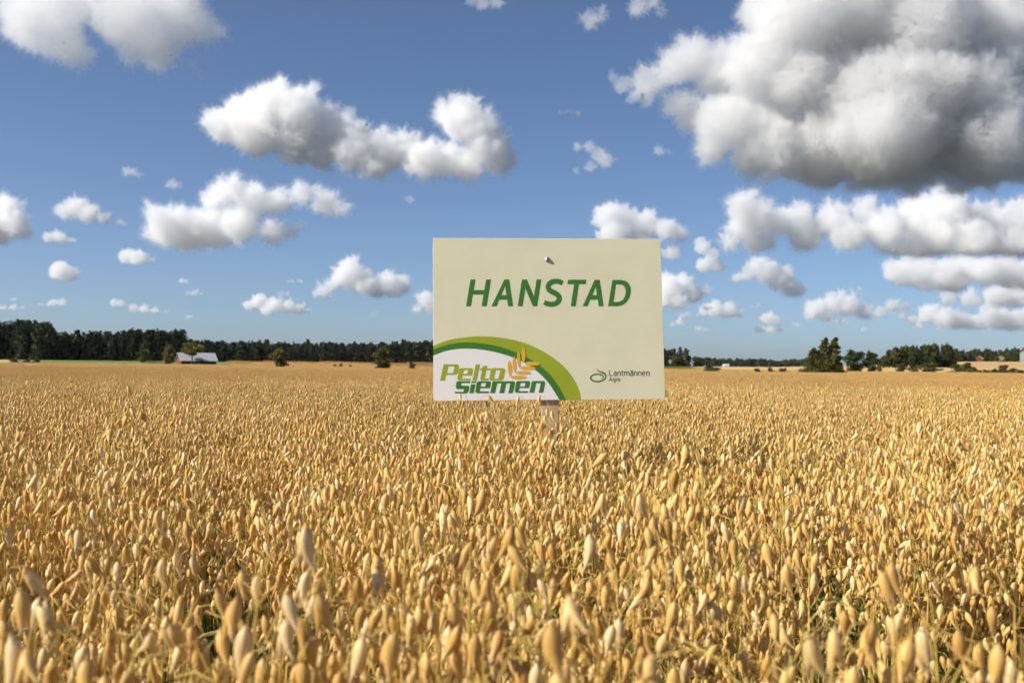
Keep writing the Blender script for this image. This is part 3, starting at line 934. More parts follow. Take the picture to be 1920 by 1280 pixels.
# plants the photograph shows singly: (tip pixel x, y, distance)
SINGLE = [(863,738,2.62),(972,742,2.66),(1012,741,2.60),
  (1138,848,1.05),(906,914,.95),(1285,832,1.2),(1268,880,1.1),(574,978,.72),(1066,1113,.47),(1034,1164,.46),(702,1062,.74),(318,1170,.62),(286,1185,.6),(38,1102,.56),(70,1135,.58),
  (1650,1068,.62),(1672,1050,.66),(1512,1182,.58),(1562,1176,.57),(1638,1162,.6),(1222,1222,.5),(742,1184,.58),(680,1192,.58),(912,1082,.7),(1872,1205,.52),(52,1212,.5),(1830,1060,.75),(960,985,.85),(930,1005,.85),(20,1190,.5),(1105,1000,.85),(1475,1055,.8),(120,790,1.7),(240,722,2.3),(1488,818,1.6),(1725,790,1.7),(1021,778,2.52),(1043,792,2.46),(1031,806,2.4),(1012,800,2.5),(1017,790,2.44),(1037,801,2.45),(1047,812,2.4),(1026,816,2.4),(1040,822,2.36),(1019,829,2.36)]
SINGLE_LABEL = {0: "oat tip overlapping the lettered foot of the sign, below the word's s", 1: "thin oat tip just below the sign lettering, between two darker tips", 2: "leaning oat tip crossing the sign's lower edge beside the wooden lath"}
singles = []
for (px, py, d) in SINGLE:
    p = at(px, py, d)
    rz_, k_ = rn.uniform(0, 6.283), rn.randrange(NPROTO)
    tip = plan_plant(11 + k_)[0][-1]                       # the plant leans: set its foot so that the tip lands there
    off = Euler((0, 0, rz_)).to_matrix() @ Vector((tip.x, tip.y, 0))
    singles.append([p.x - off.x, p.y - off.y, rz_, p.z / tip.z, k_])

# the 300 plants that show largest become objects of their own
cand = sorted([p for p in plants if in_view(p[0], p[1], p[3] * .97)], key=lambda p: math.hypot(p[0], p[1]))
near = cand[:300 - len(singles)]
near_set = set(id(p) for p in near)
rest = [p for p in plants if id(p) not in near_set]

stalk_me, pan_me, leaf_me = [], [], []
for k in range(NPROTO):
    r = random.Random((11 + k) * 7 + 1)
    sp, sr, br, spk, lv = plan_plant(11 + k)
    stalk_me.append(merge([(*tube(sp, sr, 5), None, 0, 0.0)], "stalk", [M_STALK]))
    pan_me.append(merge([(*tube(b, [.00042] * (len(b) - 1) + [.0003], 4), None, 0, 0.0) for b in br], "panicle", [M_STALK]))
    leaf_me.append([merge([(*ribbon(*l, r), None, 0, 0.0)], "leaf", [M_OATLEAF]) for l in lv])
spike_me = [merge([(*HI[k], 0, 0.0)], "spikelet", [M_HUSK]) for k in range(3)]

def oat_object(x, y, rz, h, k, label):
    root = link("oat_plant", None, None, (x, y, tz(x, y)), (0, 0, rz), (1, 1, h))
    root.empty_display_size = .05
    tag(root, label, "oat plant", "ripe oat plants standing before the sign")
    link("stalk", stalk_me[k], root)
    for l in leaf_me[k]: link("leaf", l, root)
    pan = link("panicle", pan_me[k], root)
    for s in plan_plant(11 + k)[3]:
        o = link("spikelet", spike_me[s[5]], pan)
        o.matrix_local = spk_matrix(s)
LBL = "ripe golden oat plant with drooping husked spikelets, among hundreds alike in front of the sign"
TALL = "tall ripe oat plant whose plump spikelets stand clear above the crop before the sign"
for i, p in enumerate(singles): oat_object(*p, SINGLE_LABEL.get(i, TALL))
for p in near: oat_object(*p, LBL)

# everything behind them: one crop
proto_col = bpy.data.collections.new("oat_sources")      # not linked to the scene: only instanced by the crop
def proto(name, me):
    o = bpy.data.objects.new(name, me); proto_col.objects.link(o)
for k, me in enumerate(proto_meshes): proto("a_plant_%02d" % k, me)
NT1, NT2 = 3, 2
for k in range(NT1): proto("b_tile_%02d" % k, tile_mesh(k, 2.0, 1500, 15, LO, "oat_tile"))
for k in range(NT2): proto("c_tile_%02d" % k, tile_mesh(40 + k, 4.0, 3600, 7, VLO, "oat_tile_far", False, 1.6))

for k in range(3): proto("d_tiller_%02d" % k, tiller_mesh(900 + k, "green_tiller"))

pts, rot, scl, idx = [], [], [], []
for (x, y, rz, h) in tillers:
    pts.append((x, y, tz(x, y))); rot.append(rz); scl.append(h); idx.append(NPROTO + NT1 + NT2 + rn.randrange(3))
for (x, y, rz, h, k) in rest:
    pts.append((x, y, tz(x, y))); rot.append(rz); scl.append(h); idx.append(k)
def field_edge(px):          # how far the oats reach, by direction
    if px < 430: return 394
    if px < 1000: return 420
    if px < 1500: return 420 - (px - 1000) * .16
    return 340 - (px - 1500) * .1
def near_tiles(size, r0, r1, i0, n):
    m = int(r1 / size) + 2
    for j in range(-1, m):
        for i in range(-m, m):
            x, y = (i + .5) * size, (j + .5) * size
            if y < r0 * .8 - size or abs(x) > .56 * y + size + 1: continue
            r = math.hypot(x, y)
            if not (r0 <= y and r < r1): continue
            px = 960 + FPX * x / max(y, .1)
            if r > field_edge(px): continue
            pts.append((x + (0 if size < 3 else 0), y, tz(x, y))); rot.append(rn.randrange(4) * math.pi / 2); scl.append(1 + .045 * noise.noise(Vector((x * .13, y * .13, 5.5))) + rn.uniform(-.01, .01)); idx.append(i0 + rn.randrange(n))
near_tiles(2.0, 12.0, 60.0, NPROTO, NT1)
near_tiles(4.0, 60.0, 480.0, NPROTO + NT1, NT2)
pm = bpy.data.meshes.new("oat_crop")
pm.vertices.add(len(pts)); pm.vertices.foreach_set("co", np.array(pts, np.float32).ravel())
for nm, arr, ty in (("rot", rot, 'FLOAT'), ("scl", scl, 'FLOAT'), ("pick", idx, 'INT')):
    a_ = pm.attributes.new(nm, ty, 'POINT'); a_.data.foreach_set("value", np.array(arr, np.float32 if ty == 'FLOAT' else np.int32))
crop = tag(link("oat_crop", pm), "ripe golden oat crop covering the whole field round the sign", "oats", kind="stuff")
ng = bpy.data.node_groups.new("plant_crop", 'GeometryNodeTree')
ng.interface.new_socket("Geometry", in_out='INPUT', socket_type='NodeSocketGeometry')
ng.interface.new_socket("Geometry", in_out='OUTPUT', socket_type='NodeSocketGeometry')
gi, go = ng.nodes.new("NodeGroupInput"), ng.nodes.new("NodeGroupOutput")
ci = ng.nodes.new("GeometryNodeCollectionInfo"); ci.inputs['Collection'].default_value = proto_col
ci.inputs['Separate Children'].default_value = True; ci.inputs['Reset Children'].default_value = True
ip = ng.nodes.new("GeometryNodeInstanceOnPoints"); ip.inputs['Pick Instance'].default_value = True
def named(nm, ty):
    n = ng.nodes.new("GeometryNodeInputNamedAttribute"); n.data_type = ty; n.inputs[0].default_value = nm
    return n.outputs[0]
cr = ng.nodes.new("ShaderNodeCombineXYZ"); ng.links.new(named("rot", 'FLOAT'), cr.inputs[2])
cs = ng.nodes.new("ShaderNodeCombineXYZ"); cs.inputs[0].default_value = 1; cs.inputs[1].default_value = 1
ng.links.new(named("scl", 'FLOAT'), cs.inputs[2])
ng.links.new(gi.outputs[0], ip.inputs['Points']); ng.links.new(ci.outputs[0], ip.inputs['Instance'])
ng.links.new(named("pick", 'INT'), ip.inputs['Instance Index'])
ng.links.new(cr.outputs[0], ip.inputs['Rotation']); ng.links.new(cs.outputs[0], ip.inputs['Scale'])
ng.links.new(ip.outputs[0], go.inputs[0])
crop.modifiers.new("plants", 'NODES').node_group = ng
# ------------------------------------------------------------------ trees, bushes, buildings
def leaf_mat(name, c0, c1, trans=.25):
    m, nt, out = new_mat(name)
    oi = node(nt, "ShaderNodeObjectInfo")
    geo = node(nt, "ShaderNodeNewGeometry")
    a = node(nt, "ShaderNodeMath", operation='MULTIPLY_ADD'); a.inputs[1].default_value = .6
    nt.links.new(oi.outputs['Random'], a.inputs[0])
    b0 = node(nt, "ShaderNodeMath", operation='MULTIPLY'); b0.inputs[1].default_value = .4
    nt.links.new(geo.outputs['Random Per Island'], b0.inputs[0]); nt.links.new(b0.outputs[0], a.inputs[2])
    c = ramp(nt, a.outputs[0], [(0, c0), (1, c1)])
    b = node(nt, "ShaderNodeBsdfPrincipled"); b.inputs['Roughness'].default_value = .6; b.inputs['Specular IOR Level'].default_value = .25
    nt.links.new(c, b.inputs['Base Color'])
    tr = node(nt, "ShaderNodeBsdfTranslucent"); nt.links.new(c, tr.inputs[0])
    mx = node(nt, "ShaderNodeMixShader"); mx.inputs[0].default_value = trans
    nt.links.new(b.outputs[0], mx.inputs[1]); nt.links.new(tr.outputs[0], mx.inputs[2]); nt.links.new(mx.outputs[0], out.inputs[0])
    return m
M_SPRUCE = leaf_mat("spruce_needles", (.012, .022, .009), (.030, .042, .014), .1)
M_PINE = leaf_mat("pine_needles", (.025, .040, .014), (.050, .060, .020), .1)
M_LEAF = leaf_mat("dark_leaves", (.040, .056, .014), (.095, .105, .028))
M_BIRCH = leaf_mat("birch_leaves", (.085, .095, .020), (.17, .15, .035))
M_BUSH = leaf_mat("shrub_leaves", (.060, .065, .016), (.12, .115, .035))
M_RUST = leaf_mat("dry_shrub_leaves", (.085, .065, .020), (.17, .12, .045))
M_BARK = noise_mat("bark", (.05, .038, .03), (.12, .09, .07), 9, .9, bump=.4)
M_BIRCHBARK = noise_mat("birch_bark", (.12, .11, .10), (.55, .53, .50), 6, .8)

def quads_mesh(name, centers, dirs, size, mat, rnd, aspect=.6):
    n = len(centers)
    C = np.array(centers); D = np.array(dirs); D /= np.linalg.norm(D, axis=1)[:, None] + 1e-9
    up = rnd.normal(size=(n, 3)); S = np.cross(D, up); S /= np.linalg.norm(S, axis=1)[:, None] + 1e-9
    sz = np.asarray(size)[:, None] if np.ndim(size) else size
    bend = rnd.normal(size=(n, 3)) * .15
    a = C - D * sz * .5 - S * sz * aspect * .5; b = C - D * sz * .5 + S * sz * aspect * .5
    c = C + D * sz * .5 + S * sz * aspect * .35 + bend * sz; d = C + D * sz * .5 - S * sz * aspect * .35
    V = np.stack([a, b, c, d], 1).reshape(-1, 3)
    return fast_mesh(name, V, np.arange(4 * n).reshape(-1, 4), [mat], smooth=False)

def trunk_mesh(h, r, mat, rnd, limbs=4, crown_r=1.0, lean=0.0):
    path = [(lean * t * t * h, 0, t * h) for t in np.linspace(0, .95, 6)]
    V, F = tube(path, [r * (1 - .85 * t) + .004 for t in np.linspace(0, 1, 6)], 7)
    Vs, Fs, o = [V], [F], len(V)
    for k in range(limbs):
        t = .3 + .55 * (k + .5) / max(limbs, 1); a = rnd.uniform(0, 6.28)
        b = Vector((lean * t * t * h, 0, t * h)); d = Vector((math.cos(a), math.sin(a), .9)) * crown_r * .55
        V, F = tube([b, b + d * .5 + Vector((0, 0, .05)), b + d], [r * .4, r * .25, r * .08], 5)
        Vs.append(V); Fs.append(F + o); o += len(V)
    return fast_mesh("trunk", np.concatenate(Vs), np.concatenate(Fs), [mat])

def spruce(seed, h, w, mat, bare=.03, levels=34, slim=.62):
    r = np.random.RandomState(seed)
    C, D, S = [], [], []
    for i in range(levels):
        t = bare + (1 - bare) * (i + r.rand() * .7) / levels
        rad = w * (1 - t) ** slim * r.uniform(.75, 1.12) + .12
        nb = max(6, int(10 * (1 - t) + 6))
        for k in range(nb):
            a = r.rand() * 6.283
            rr = rad * r.uniform(.75, 1.1)
            for q in (.3, .62, .92):
                C.append((math.cos(a) * rr * q, math.sin(a) * rr * q, t * h - rr * q * .32 + r.normal() * .05 * h / levels))
                D.append((math.cos(a), math.sin(a), -.35 + r.normal() * .2)); S.append(max(.42, rr * .55) * r.uniform(.8, 1.25))
    return quads_mesh("crown", C, D, S, mat, r, .7), trunk_mesh(h, h * .012, M_BARK, random.Random(seed), 0)

def leafy(seed, h, w, mat, clumps=14, leaves=150, bottom=.18, leaf=.055, lean=0.0, bark=None, shape=None):
    """broad-leaved crown: leaf-sized faces spread through uneven clumps"""
    r = np.random.RandomState(seed)
    C, D, S = [], [], []
    blobs = shape
    if blobs is None:
        blobs = []
        for k in range(clumps):
            t = bottom + (.92 - bottom) * (k + r.rand()) / clumps
            env = math.sin(math.pi * min(1, (t - bottom) / (1.02 - bottom)) ** .8) ** .6
            a = r.rand() * 6.283; q = w * .5 * env * r.uniform(.15, .75)
            blobs.append((math.cos(a) * q, math.sin(a) * q, t * h, w * r.uniform(.16, .27) * (.5 + .5 * env), h * r.uniform(.08, .13)))
    for (x, y, z, rx, rz) in blobs:
        u = r.normal(size=(leaves, 3)); u /= np.linalg.norm(u, axis=1)[:, None]
        q = r.rand(leaves) ** .35 * (1 + .22 * r.normal(size=leaves))
        p = u * q[:, None] * (rx, rx, rz) + (x + lean * (z / h) ** 2 * h, y, z)
        p[:, 2] = np.maximum(p[:, 2], .03 * h)
        C.append(p); D.append(u + r.normal(size=(leaves, 3)) * .6); S.append(r.uniform(.6, 1.4, leaves) * leaf * h)
    return quads_mesh("crown", np.concatenate(C), np.concatenate(D), np.concatenate(S), mat, r, .75), trunk_mesh(h, h * .018, bark or M_BARK, random.Random(seed), 4, w * .5, lean)

def place(name, pair, px, base_d, label, cat, group=None, s=1.0, sx=None, rz=None, sink=.0, rnd=random):
    p = at(px, horizon(px), base_d)
    root = link(name, None, None, (p.x, p.y, tz(p.x, p.y) - sink), (0, 0, rz if rz is not None else rnd.uniform(0, 6.28)), (sx or s, sx or s, s))
    tag(root, label, cat, group)
    link("trunk", pair[1], root); link("crown", pair[0], root)
    return root

tr = random.Random(9)
SPR = [spruce(s, 1.0 * 12, 1.75, M_SPRUCE) for s in range(5)]
PIN = [leafy(60 + s, 12, 4.2, M_PINE, 15, 150, .10, .06) for s in range(3)]
DEC = [leafy(20 + s, 10, 6.6, M_LEAF, 16, 130, .10, .05) for s in range(5)]
DKD = [leafy(30 + s, 10, 6.6, M_PINE, 20, 150, .08, .05) for s in range(2)]
BIR = [leafy(40 + s, 8, 4.2, M_BIRCH, 15, 130, .08, .045, bark=M_BIRCHBARK) for s in range(3)]
BSH = [leafy(70 + s, 2.0, 3.4, M_BUSH, 12, 110, .10, .10) for s in range(4)]
RST = [leafy(80 + s, 2.0, 3.6, M_RUST, 12, 110, .10, .10) for s in range(2)]

# tall dark spruce wood behind the meadow
def lerp(xs, ys, x): return float(np.interp(x, xs, ys))
for row, (d, n) in enumerate([(452, 34), (458, 32), (466, 30)]):
    for i in range(n):
        px = -25 + 372 * (i + tr.uniform(.1, .9)) / n
        topy = lerp([-30, 0, 60, 85, 110, 200, 300, 345], [598, 606, 604, 618, 626, 623, 619, 622], px) + tr.uniform(-3, 9)
        hgt = (lerp([0, 345], [676, 682], px) - topy) * d / FPX
        sp = tr.random() < .8
        pr = SPR[tr.randrange(5)] if sp else PIN[tr.randrange(3)]
        place("spruce_tree" if sp else "pine_tree", pr, px, d + tr.uniform(-2, 2), "tall near-black spruce in the dense wood behind the green meadow" if sp else "tall dark pine with rounded head in the dense wood behind the meadow",
              "spruce" if sp else "pine", "trees of the dense wood by the meadow", hgt / 12, hgt / 12 * tr.uniform(1.1, 1.5), rnd=tr)
for px, topy, w in ((78, 603, 54), (40, 612, 34)):
    place("broadleaf_tree", DKD[int(px) % 2], px, 447, "broad dark leafy tree bulging above the spruces by the meadow" if px == 78 else "leafy tree tucked against the bulging tree by the meadow", "tree", None, (677 - topy) * 447 / FPX / 10, w * 447 / FPX / 6.2, rnd=tr)
# long even wood across the plain
for row, (d, n) in enumerate([(800, 58), (808, 52), (818, 46)]):
    for i in range(n):
        px = 335 + 505 * (i + tr.uniform(.1, .9)) / n
        topy = lerp([340, 600, 700, 820], [637, 640, 640, 636], px) + tr.uniform(-2, 6) + (5 - 2.5 * row)
        hgt = (lerp([340, 820], [683, 686], px) - topy) * d / FPX
        k = tr.random()
        pr, nm, ct = (SPR[tr.randrange(5)], "spruce_tree", "spruce") if k < .5 else (PIN[tr.randrange(3)], "pine_tree", "pine")
        place(nm, pr, px, d + tr.uniform(-3, 3), "distant %s in the long even wood across the plain" % ct, ct, "trees of the long wood across the plain", hgt / 12, hgt / 12 * tr.uniform(1.15, 1.6), rnd=tr)
# what closes both woods behind the trees one can tell apart: one mass
fr = np.random.RandomState(3)
Vs, Fs, o = [], [], 0
def bulk(px0, px1, d0, d1, topf, n):
    global o
    for _ in range(n):
        px = fr.uniform(px0, px1); d = fr.uniform(d0, d1)
        p = at(px, horizon(px), d); z0 = tz(p.x, p.y)
        h = (684 - topf(px) - fr.uniform(0, 5)) * d0 / FPX
        me = SPR[fr.randint(5)][0]
        c = np.empty(len(me.vertices) * 3, np.float32); me.vertices.foreach_get("co", c); c = c.reshape(-1, 4, 3)[::2].reshape(-1, 3)
        s = h / 12
        Vs.append(c * (s * 1.7, s * 1.7, s) + (p.x, p.y, z0)); Fs.append(np.arange(len(c)).reshape(-1, 4) + o); o += len(c)
bulk(-40, 345, 472, 500, lambda x: lerp([-30, 60, 110, 345], [604, 606, 626, 622], x), 110)
bulk(330, 850, 825, 880, lambda x: 641, 200)
bulk(850, 1235, 805, 870, lambda x: lerp([850, 1100, 1235], [640, 652, 662], x), 150)
tag(link("forest", fast_mesh("forest", np.concatenate(Vs), np.concatenate(Fs), [M_SPRUCE], smooth=False)), "dark spruce forest mass closing the plain behind the front trees", "forest", kind="stuff")

def tree_px(kind, name, px, topy, basey, wpx, d, label, cat, group=None, mesh_h=10.0, mesh_w=6.2):
    return place(name, kind, px, d, label, cat, group, (basey - topy) * d / FPX / mesh_h, wpx * d / FPX / mesh_w, rnd=tr)

# clump beside the sign and the far low woods
for i, (px, t, w) in enumerate([(1236, 655, 24), (1250, 652, 22), (1262, 651, 20), (1275, 648, 22), (1285, 652, 18), (1268, 662, 26), (1245, 664, 24), (1292, 664, 14), (1303, 666, 14), (1310, 671, 12)]):
    tree_px(DEC[i % 5] if i % 3 else SPR[i % 5], "broadleaf_tree" if i % 3 else "spruce_tree", px, t, 687, w, 600 + tr.uniform(-15, 15), "dark tree of the clump showing past the sign's long edge", "tree", "trees of the clump beside the sign", 10 if i % 3 else 12, 6.2 if i % 3 else 3.6)
for i in range(44):
    px = 1308 + 210 * (i + tr.uniform(0, .9)) / 44
    t = lerp([1308, 1340, 1400, 1418, 1440, 1480, 1520], [671, 672, 674, 671, 676, 673, 673], px) + tr.uniform(-1, 4)
    tree_px(DEC[i % 5], "broadleaf_tree", px, t, 689, tr.uniform(12, 20), 1500 + tr.uniform(-60, 60), "tiny far tree in the low blue-green wood on the skyline", "tree", "trees of the far low wood")
# wood on the rise
for i in range(26):
    px = 1660 + 128 * (i + tr.uniform(0, .9)) / 26
    t = lerp([1655, 1668, 1700, 1730, 1765, 1785, 1792], [676, 656, 651, 646, 645, 650, 656], px) + tr.uniform(-1, 7)
    sp = tr.random() < .3
    d = 405 + tr.uniform(0, 25)
    tree_px(SPR[i % 5] if sp else DEC[i % 5], "spruce_tree" if sp else "broadleaf_tree", px, t, 692, tr.uniform(20, 28) if not sp else 15, d, "dark spruce poking from the rounded wood by the hill field" if sp else "dense dark leafy tree of the rounded wood by the hill field", "tree", "trees of the rounded wood", 12 if sp else 10, 3.6 if sp else 6.2)
for i in range(34):
    px = 1788 + 150 * (i + tr.uniform(0, .9)) / 34
    t = lerp([1788, 1810, 1840, 1870, 1900, 1925], [655, 655, 654, 654, 650, 652], px) + tr.uniform(-2, 5)
    sp = tr.random() < .45
    d = 655 + tr.uniform(0, 30)
    p = at(px, horizon(px), d); b = 691 + (px - 960) * .0094 - (tz(p.x, p.y) - CAM_Z) * FPX / d
    tree_px(SPR[i % 5] if sp else DEC[i % 5], "spruce_tree" if sp else "broadleaf_tree", px, t, max(b, t + 20), tr.uniform(15, 22) if not sp else 11, d, "pointed spruce standing behind the farm buildings on the hill" if sp else "leafy tree standing behind the farm buildings on the hill", "tree", "trees behind the hill farm", 12 if sp else 10, 3.6 if sp else 6.2)

for px, t, w, d in ((1868, 664, 12, 575), (1888, 660, 16, 572), (1896, 656, 18, 570), (1860, 668, 9, 578), (1846, 666, 10, 575), (1904, 654, 15, 575)):
    p = at(px, horizon(px), d); b = horizon(px) - (tz(p.x, p.y) - CAM_Z) * FPX / d
    tree_px(DEC[px % 5], "broadleaf_tree", px, t, b, w, d, "yard tree partly hiding the hill farmhouse", "tree", "yard trees round the hill farmhouse")

# single trees and bushes in and round the oats (bases stand in the crop, on the soil)
def lone(pair, name, px, topy, basey, wpx, d, label, cat, mh, mw, group=None):
    """top at pixel topy; foot on the soil"""
    p = at(px, topy, d); z0 = tz(p.x, p.y)
    return place(name, pair, px, d, label, cat, group, (p.z - z0) / (mh * .98), wpx * d / FPX / mw, rz=0 if "wind" in label else None, rnd=tr)
wind = [(-1.9, .1, .75, .6, .6), (-1.2, -.3, 1.0, .9, .8), (.5, -.4, .8, 1.0, .8), (1.4, -.3, 1.4, .7, .7), (0, -.3, 2.0, .9, .8), (-1.0, -.2, 2.2, .6, .7), (-1.6, 0, 1.0, .9, .6), (-.9, .3, 1.6, .95, .8), (0, -.2, 1.2, 1.1, .8), (.9, .2, 1.1, 1.0, .7), (1.6, 0, .9, .8, .6), (-1.35, 0, 2.6, .55, .7), (-1.15, .1, 3.5, .36, .6), (-.95, .1, 4.1, .22, .4),
        (-.35, 0, 2.6, .7, .8), (-.1, .1, 3.6, .55, .7), (.05, 0, 4.5, .45, .6), (.2, 0, 5.2, .28, .5), (.32, 0, 5.7, .15, .3),
        (.8, -.1, 2.5, .7, .8), (.95, 0, 3.5, .55, .7), (1.05, .1, 4.4, .45, .6), (1.22, 0, 5.1, .3, .5), (1.42, 0, 5.75, .16, .28), (1.5, 0, 3.9, .35, .25), (1.65, 0, 4.6, .22, .18), (1.75, .1, 3.0, .3, .35), (1.6, .1, 2.0, .6, .5)]
windtree = leafy(91, 6.0, 4.0, M_BIRCH, leaves=480, leaf=.034, bark=M_BIRCHBARK, shape=wind)
lone(windtree, "birch_tree", 1543, 635, 697, 66, 190, "bushy wind-blown birch with several leaning spires, alone in the oats", "birch", 6.0, 3.9)
lone(DEC[0], "broadleaf_tree", 1602, 657, 694, 42, 330, "flat-topped leafy tree between the wind-blown birch and a rounder tree", "tree", 10, 6.2)
lone(DEC[1], "broadleaf_tree", 1635, 659, 694, 34, 330, "round dark tree next to a flat-topped tree at the field edge", "tree", 10, 6.2)
lone(BSH[0], "bush", 1650, 672, 694, 16, 345, "small shrub leaning on the round dark tree", "bush", 2, 3.2)
lone(BIR[0], "birch_tree", 523, 654, 685, 36, 262, "solitary rounded brownish-green tree in front of the long wood", "tree", 8, 4.0)
lone(BIR[1], "birch_tree", 716, 652, 688, 40, 222, "solitary spreading olive tree in the oats near the sign", "tree", 8, 4.0)
lone(BSH[1], "bush", 772, 679, 690, 17, 222, "low olive bush close beside the sign board", "bush", 2, 3.2)
lone(BSH[2], "bush", 640, 681, 687, 10, 300, "tiny dark bush on the far field boundary", "bush", 2, 3.2)
lone(RST[0], "bush", 628, 683, 688, 9, 300, "tiny rust-tinged bush on the far field boundary", "bush", 2, 3.2)
lone(RST[1], "bush", 657, 683.5, 688, 8, 300, "smallest rust-tinged bush at the end of the far boundary", "bush", 2, 3.2)
lone(BSH[3], "bush", 1330, 685, 695, 38, 215, "low spreading green bush in the oats beyond the sign", "bush", 2, 3.2)
lone(RST[0], "bush", 1420, 691, 697, 18, 205, "low brownish shrub at one end of the shrub row before the birch", "bush", 2, 3.2)
lone(BSH[0], "bush", 1445, 688.5, 697, 16, 203, "upright green shrub in the middle of the shrub row before the birch", "bush", 2, 3.2)
lone(RST[1], "bush", 1468, 690, 697, 20, 201, "flat brownish shrub of the shrub row, nearest the wind-blown birch".replace(", nearest the", " beside the"), "bush", 2, 3.2)
for px, t, w, lab in ((27, 671, 20, "round grey-green bush, first of three before the tall wood"), (52, 672, 15, "round olive bush between two others before the tall wood"), (68, 671, 17, "pale round bush next to the open meadow")):
    lone(BSH[px % 4], "bush", px, t, 678, w, 366, lab, "bush", 2, 3.2)
lone(BIR[2], "birch_tree", 270, 655, 683, 30, 398, "slender olive birch with pale stem on the meadow edge", "birch", 8, 4.0)
lone(BIR[0], "birch_tree", 314, 648, 683, 30, 384, "broad olive tree against the gable of the barn", "tree", 8, 4.0)
over = [(-.9, 0, 4.9, 1.1, .8), (.9, .2, 5.0, 1.2, .8), (0, 0, 5.7, 1.4, .9), (-1.6, .2, 4.5, .7, .6), (1.7, 0, 4.5, .8, .6), (.3, -.4, 4.2, .9, .7), (2.2, 0, 4.8, .5, .5), (-.3, -.4, 6.3, .9, .5), (.7, -.2, 3.7, .5, .5)]
overtree = leafy(95, 7.0, 4.4, M_BIRCH, leaves=300, leaf=.04, shape=over)
lone(overtree, "shade_tree", 360, 642, 684, 62, 373, "umbrella-shaped tree whose crown overhangs the barn roof", "tree", 7.0, 5.0)
lone(BSH[1], "bush", 378, 676, 684, 16, 374, "dark bush standing against the barn wall", "bush", 2, 3.2)
for i, (px, t, w, d) in enumerate([(1740, 680, 44, 372), (1792, 683, 30, 352), (1815, 680, 36, 345), (1690, 682, 26, 380), (1712, 684, 26, 376)]):
    lone(BSH[i % 4], "bush", px, t, 694, w, d, ["wide rounded olive bush below the rounded wood", "low green bush between the wide bush and the hill field", "dark round bush at the foot of the hill field", "small bush at the outer end of the rounded wood", "brownish small bush under the rounded wood"][i], "bush", 2, 3.2)
for i, (px, t, w, d) in enumerate([(1828, 689, 16, 320), (1850, 693, 22, 312), (1866, 691, 18, 310), (1882, 684, 26, 318), (1898, 690, 24, 306), (1912, 693, 22, 302), (1927, 690, 24, 300), (1836, 693, 14, 316)]):
    lone(RST[i % 2] if i % 2 else BSH[i % 4], "bush", px, t, 700, w, d, "rough weedy bush in the hedge between the oats and the hill field", "bush", 2, 3.2, "rough hedge bushes below the hill field")

# ------------------------------------------------------------------ farm buildings
M_METAL = noise_mat("grey_sheet_roof", (.36, .36, .38), (.46, .46, .48), 3, .4, spec=.5, stretch=(8, 1, 1))
M_RED = noise_mat("red_boards", (.13, .035, .025), (.20, .06, .04), 4, .85, stretch=(6, 6, .3))
M_DARKWOOD = noise_mat("dark_boards", (.05, .035, .028), (.10, .07, .055), 4, .85, stretch=(6, 6, .3))
M_BARNEND = noise_mat("weathered_red_boards", (.10, .045, .03), (.16, .075, .05), 4, .9, stretch=(6, 6, .3))
M_PINK = noise_mat("pale_red_wall", (.26, .12, .10), (.36, .18, .15), 3, .85)
M_MINT = noise_mat("pale_green_wall", (.20, .26, .24), (.27, .33, .31), 3, .8)
M_REDROOF = noise_mat("dark_red_roof", (.14, .03, .03), (.22, .06, .05), 3, .7)
M_WHITEROOF = noise_mat("white_sheet_roof", (.75, .75, .75), (.85, .85, .85), 3, .5)
M_GLASS = noise_mat("dark_window", (.02, .025, .03), (.05, .055, .06), 2, .15, spec=.6)

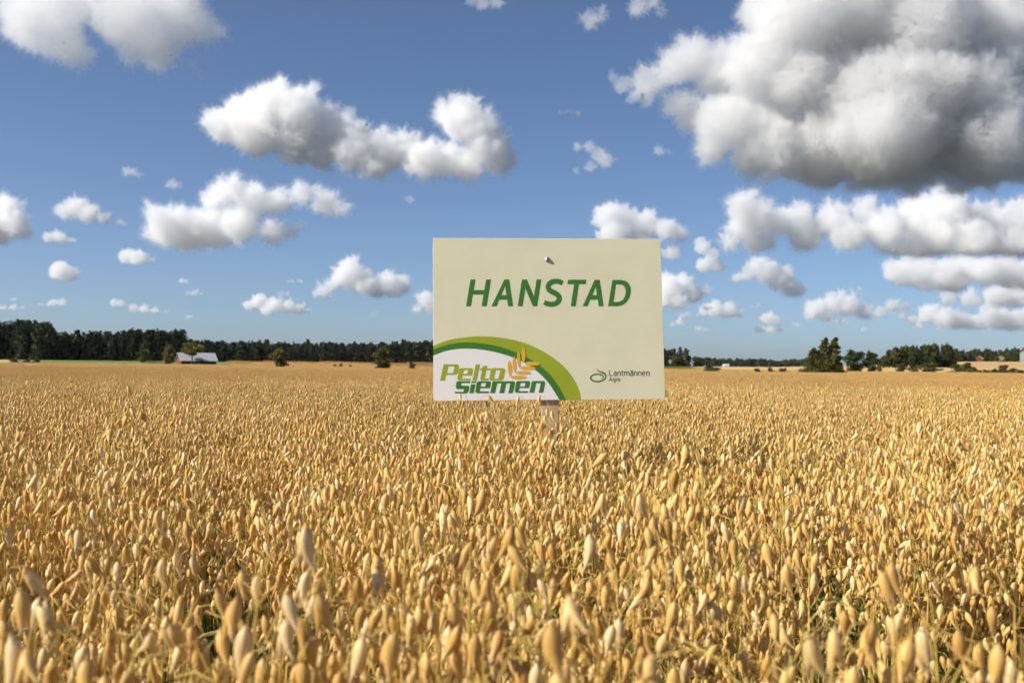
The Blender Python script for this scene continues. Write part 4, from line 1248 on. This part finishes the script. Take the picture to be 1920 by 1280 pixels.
def building(name, px, d, L, Wd, eave, ridge, rz, mats, label, windows=(), door=None, over=.5, end=None):
    """gabled building: ridge along local x; mats = wall, gable, roof"""
    p = at(px, horizon(px), d)
    root = tag(link(name, None, None, (p.x, p.y, tz(p.x, p.y)), (0, 0, rz)), label, "building")
    x, y = L / 2, Wd / 2
    wall_v = [(-x,-y,0),(x,-y,0),(x,y,0),(-x,y,0),(-x,-y,eave),(x,-y,eave),(x,y,eave),(-x,y,eave)]
    link("wall", mesh("wall", wall_v, [(0,1,5,4),(2,3,7,6)], mats[0]), root)
    for s in (-1, 1):
        link("end_wall", mesh("end_wall", [(s*x,-y,0),(s*x,y,0),(s*x,y,eave),(s*x,-y,eave)], [(0,1,2,3) if s > 0 else (3,2,1,0)], end or mats[1]), root)
        link("gable", mesh("gable", [(s*x,y,eave),(s*x,0,ridge),(s*x,-y,eave)], [(0,1,2) if s > 0 else (2,1,0)], mats[1]), root)
    k = (ridge - eave) / y
    for s in (-1, 1):
        e = y + over; ze = eave - over * k
        a = [(-x-over, s*e, ze), (x+over, s*e, ze), (x+over, 0, ridge), (-x-over, 0, ridge)]
        v = [(q[0], q[1], q[2] + .05) for q in a] + [(q[0], q[1], q[2] + .18) for q in a]
        f = [(0,1,2,3),(4,5,6,7),(0,1,5,4),(1,2,6,5),(2,3,7,6),(3,0,4,7)]
        link("roof_slope", mesh("roof_slope", v, f, mats[2]), root)
    for (wx, wz, ww, wh) in windows:
        w = box("window", [M_WHITEROOF], wx - ww/2, wx + ww/2, -y - .08, -y + .02, wz - wh/2, wz + wh/2, root)
        box("pane", [M_GLASS], wx - ww/2 + .1, wx + ww/2 - .1, -y - .1, -y - .05, wz - wh/2 + .1, wz + wh/2 - .1, w)
    if door:
        dx, dw, dh = door
        box("door", [M_DARKWOOD], dx - dw/2, dx + dw/2, -y - .06, -y + .02, .05, dh, root)
    return root
building("barn", 368, 381, 12.0, 7.0, 2.3, 4.8, R_(30), (M_DARKWOOD, M_BARNEND, M_METAL), "old dark barn with red-brown gable and shiny grey metal roof", door=(1.5, 2.6, 2.2))
building("red_shed", 1837, 560, 2.6, 3.0, 1.7, 3.0, R_(68), (M_RED, M_RED, M_WHITEROOF), "tiny red shed with white roof on the hill", over=.3)
building("farmhouse", 1878, 585, 5.4, 5.0, 2.4, 4.2, R_(-10), (M_PINK, M_PINK, noise_mat("grey_pink_roof", (.16, .11, .10), (.23, .17, .15), 3, .8)), "low farmhouse with faded pinkish roof among the hill trees", windows=((-1.4, 1.4, .8, 1.0), (1.3, 1.4, .8, 1.0)))
building("granary", 1925, 560, 5.2, 6.0, 6.0, 8.6, R_(62), (M_MINT, M_PINK, M_REDROOF), "tall narrow granary with pale red gable and dark red roof on the hill", windows=((0, 4.6, 1.0, 1.2),), end=M_MINT)
building("white_shed", 1361, 1380, 7, 5, 1.8, 2.8, R_(5), (M_WHITEROOF, M_WHITEROOF, M_WHITEROOF), "far little white shed in front of the low skyline wood", over=.2)

# ------------------------------------------------------------------ summer haze in the low air
hm, hn, ho = new_mat("haze_air")
hv = node(hn, "ShaderNodeVolumePrincipled")
hv.inputs['Color'].default_value = (.90, .94, 1.0, 1)
hv.inputs['Density'].default_value = 0.000018
hv.inputs['Anisotropy'].default_value = 0.2
hn.links.new(hv.outputs[0], ho.inputs['Volume'])
HX = 61000
v = [(x, y, z) for z in (-2, 30) for (x, y) in ((-HX, -HX), (HX, -HX), (HX, HX), (-HX, HX))]
tag(link("haze", mesh("haze", v, [(0,3,2,1),(4,5,6,7),(0,1,5,4),(1,2,6,5),(2,3,7,6),(3,0,4,7)], hm)), "thin pale summer haze over the fields", "haze", kind="stuff")
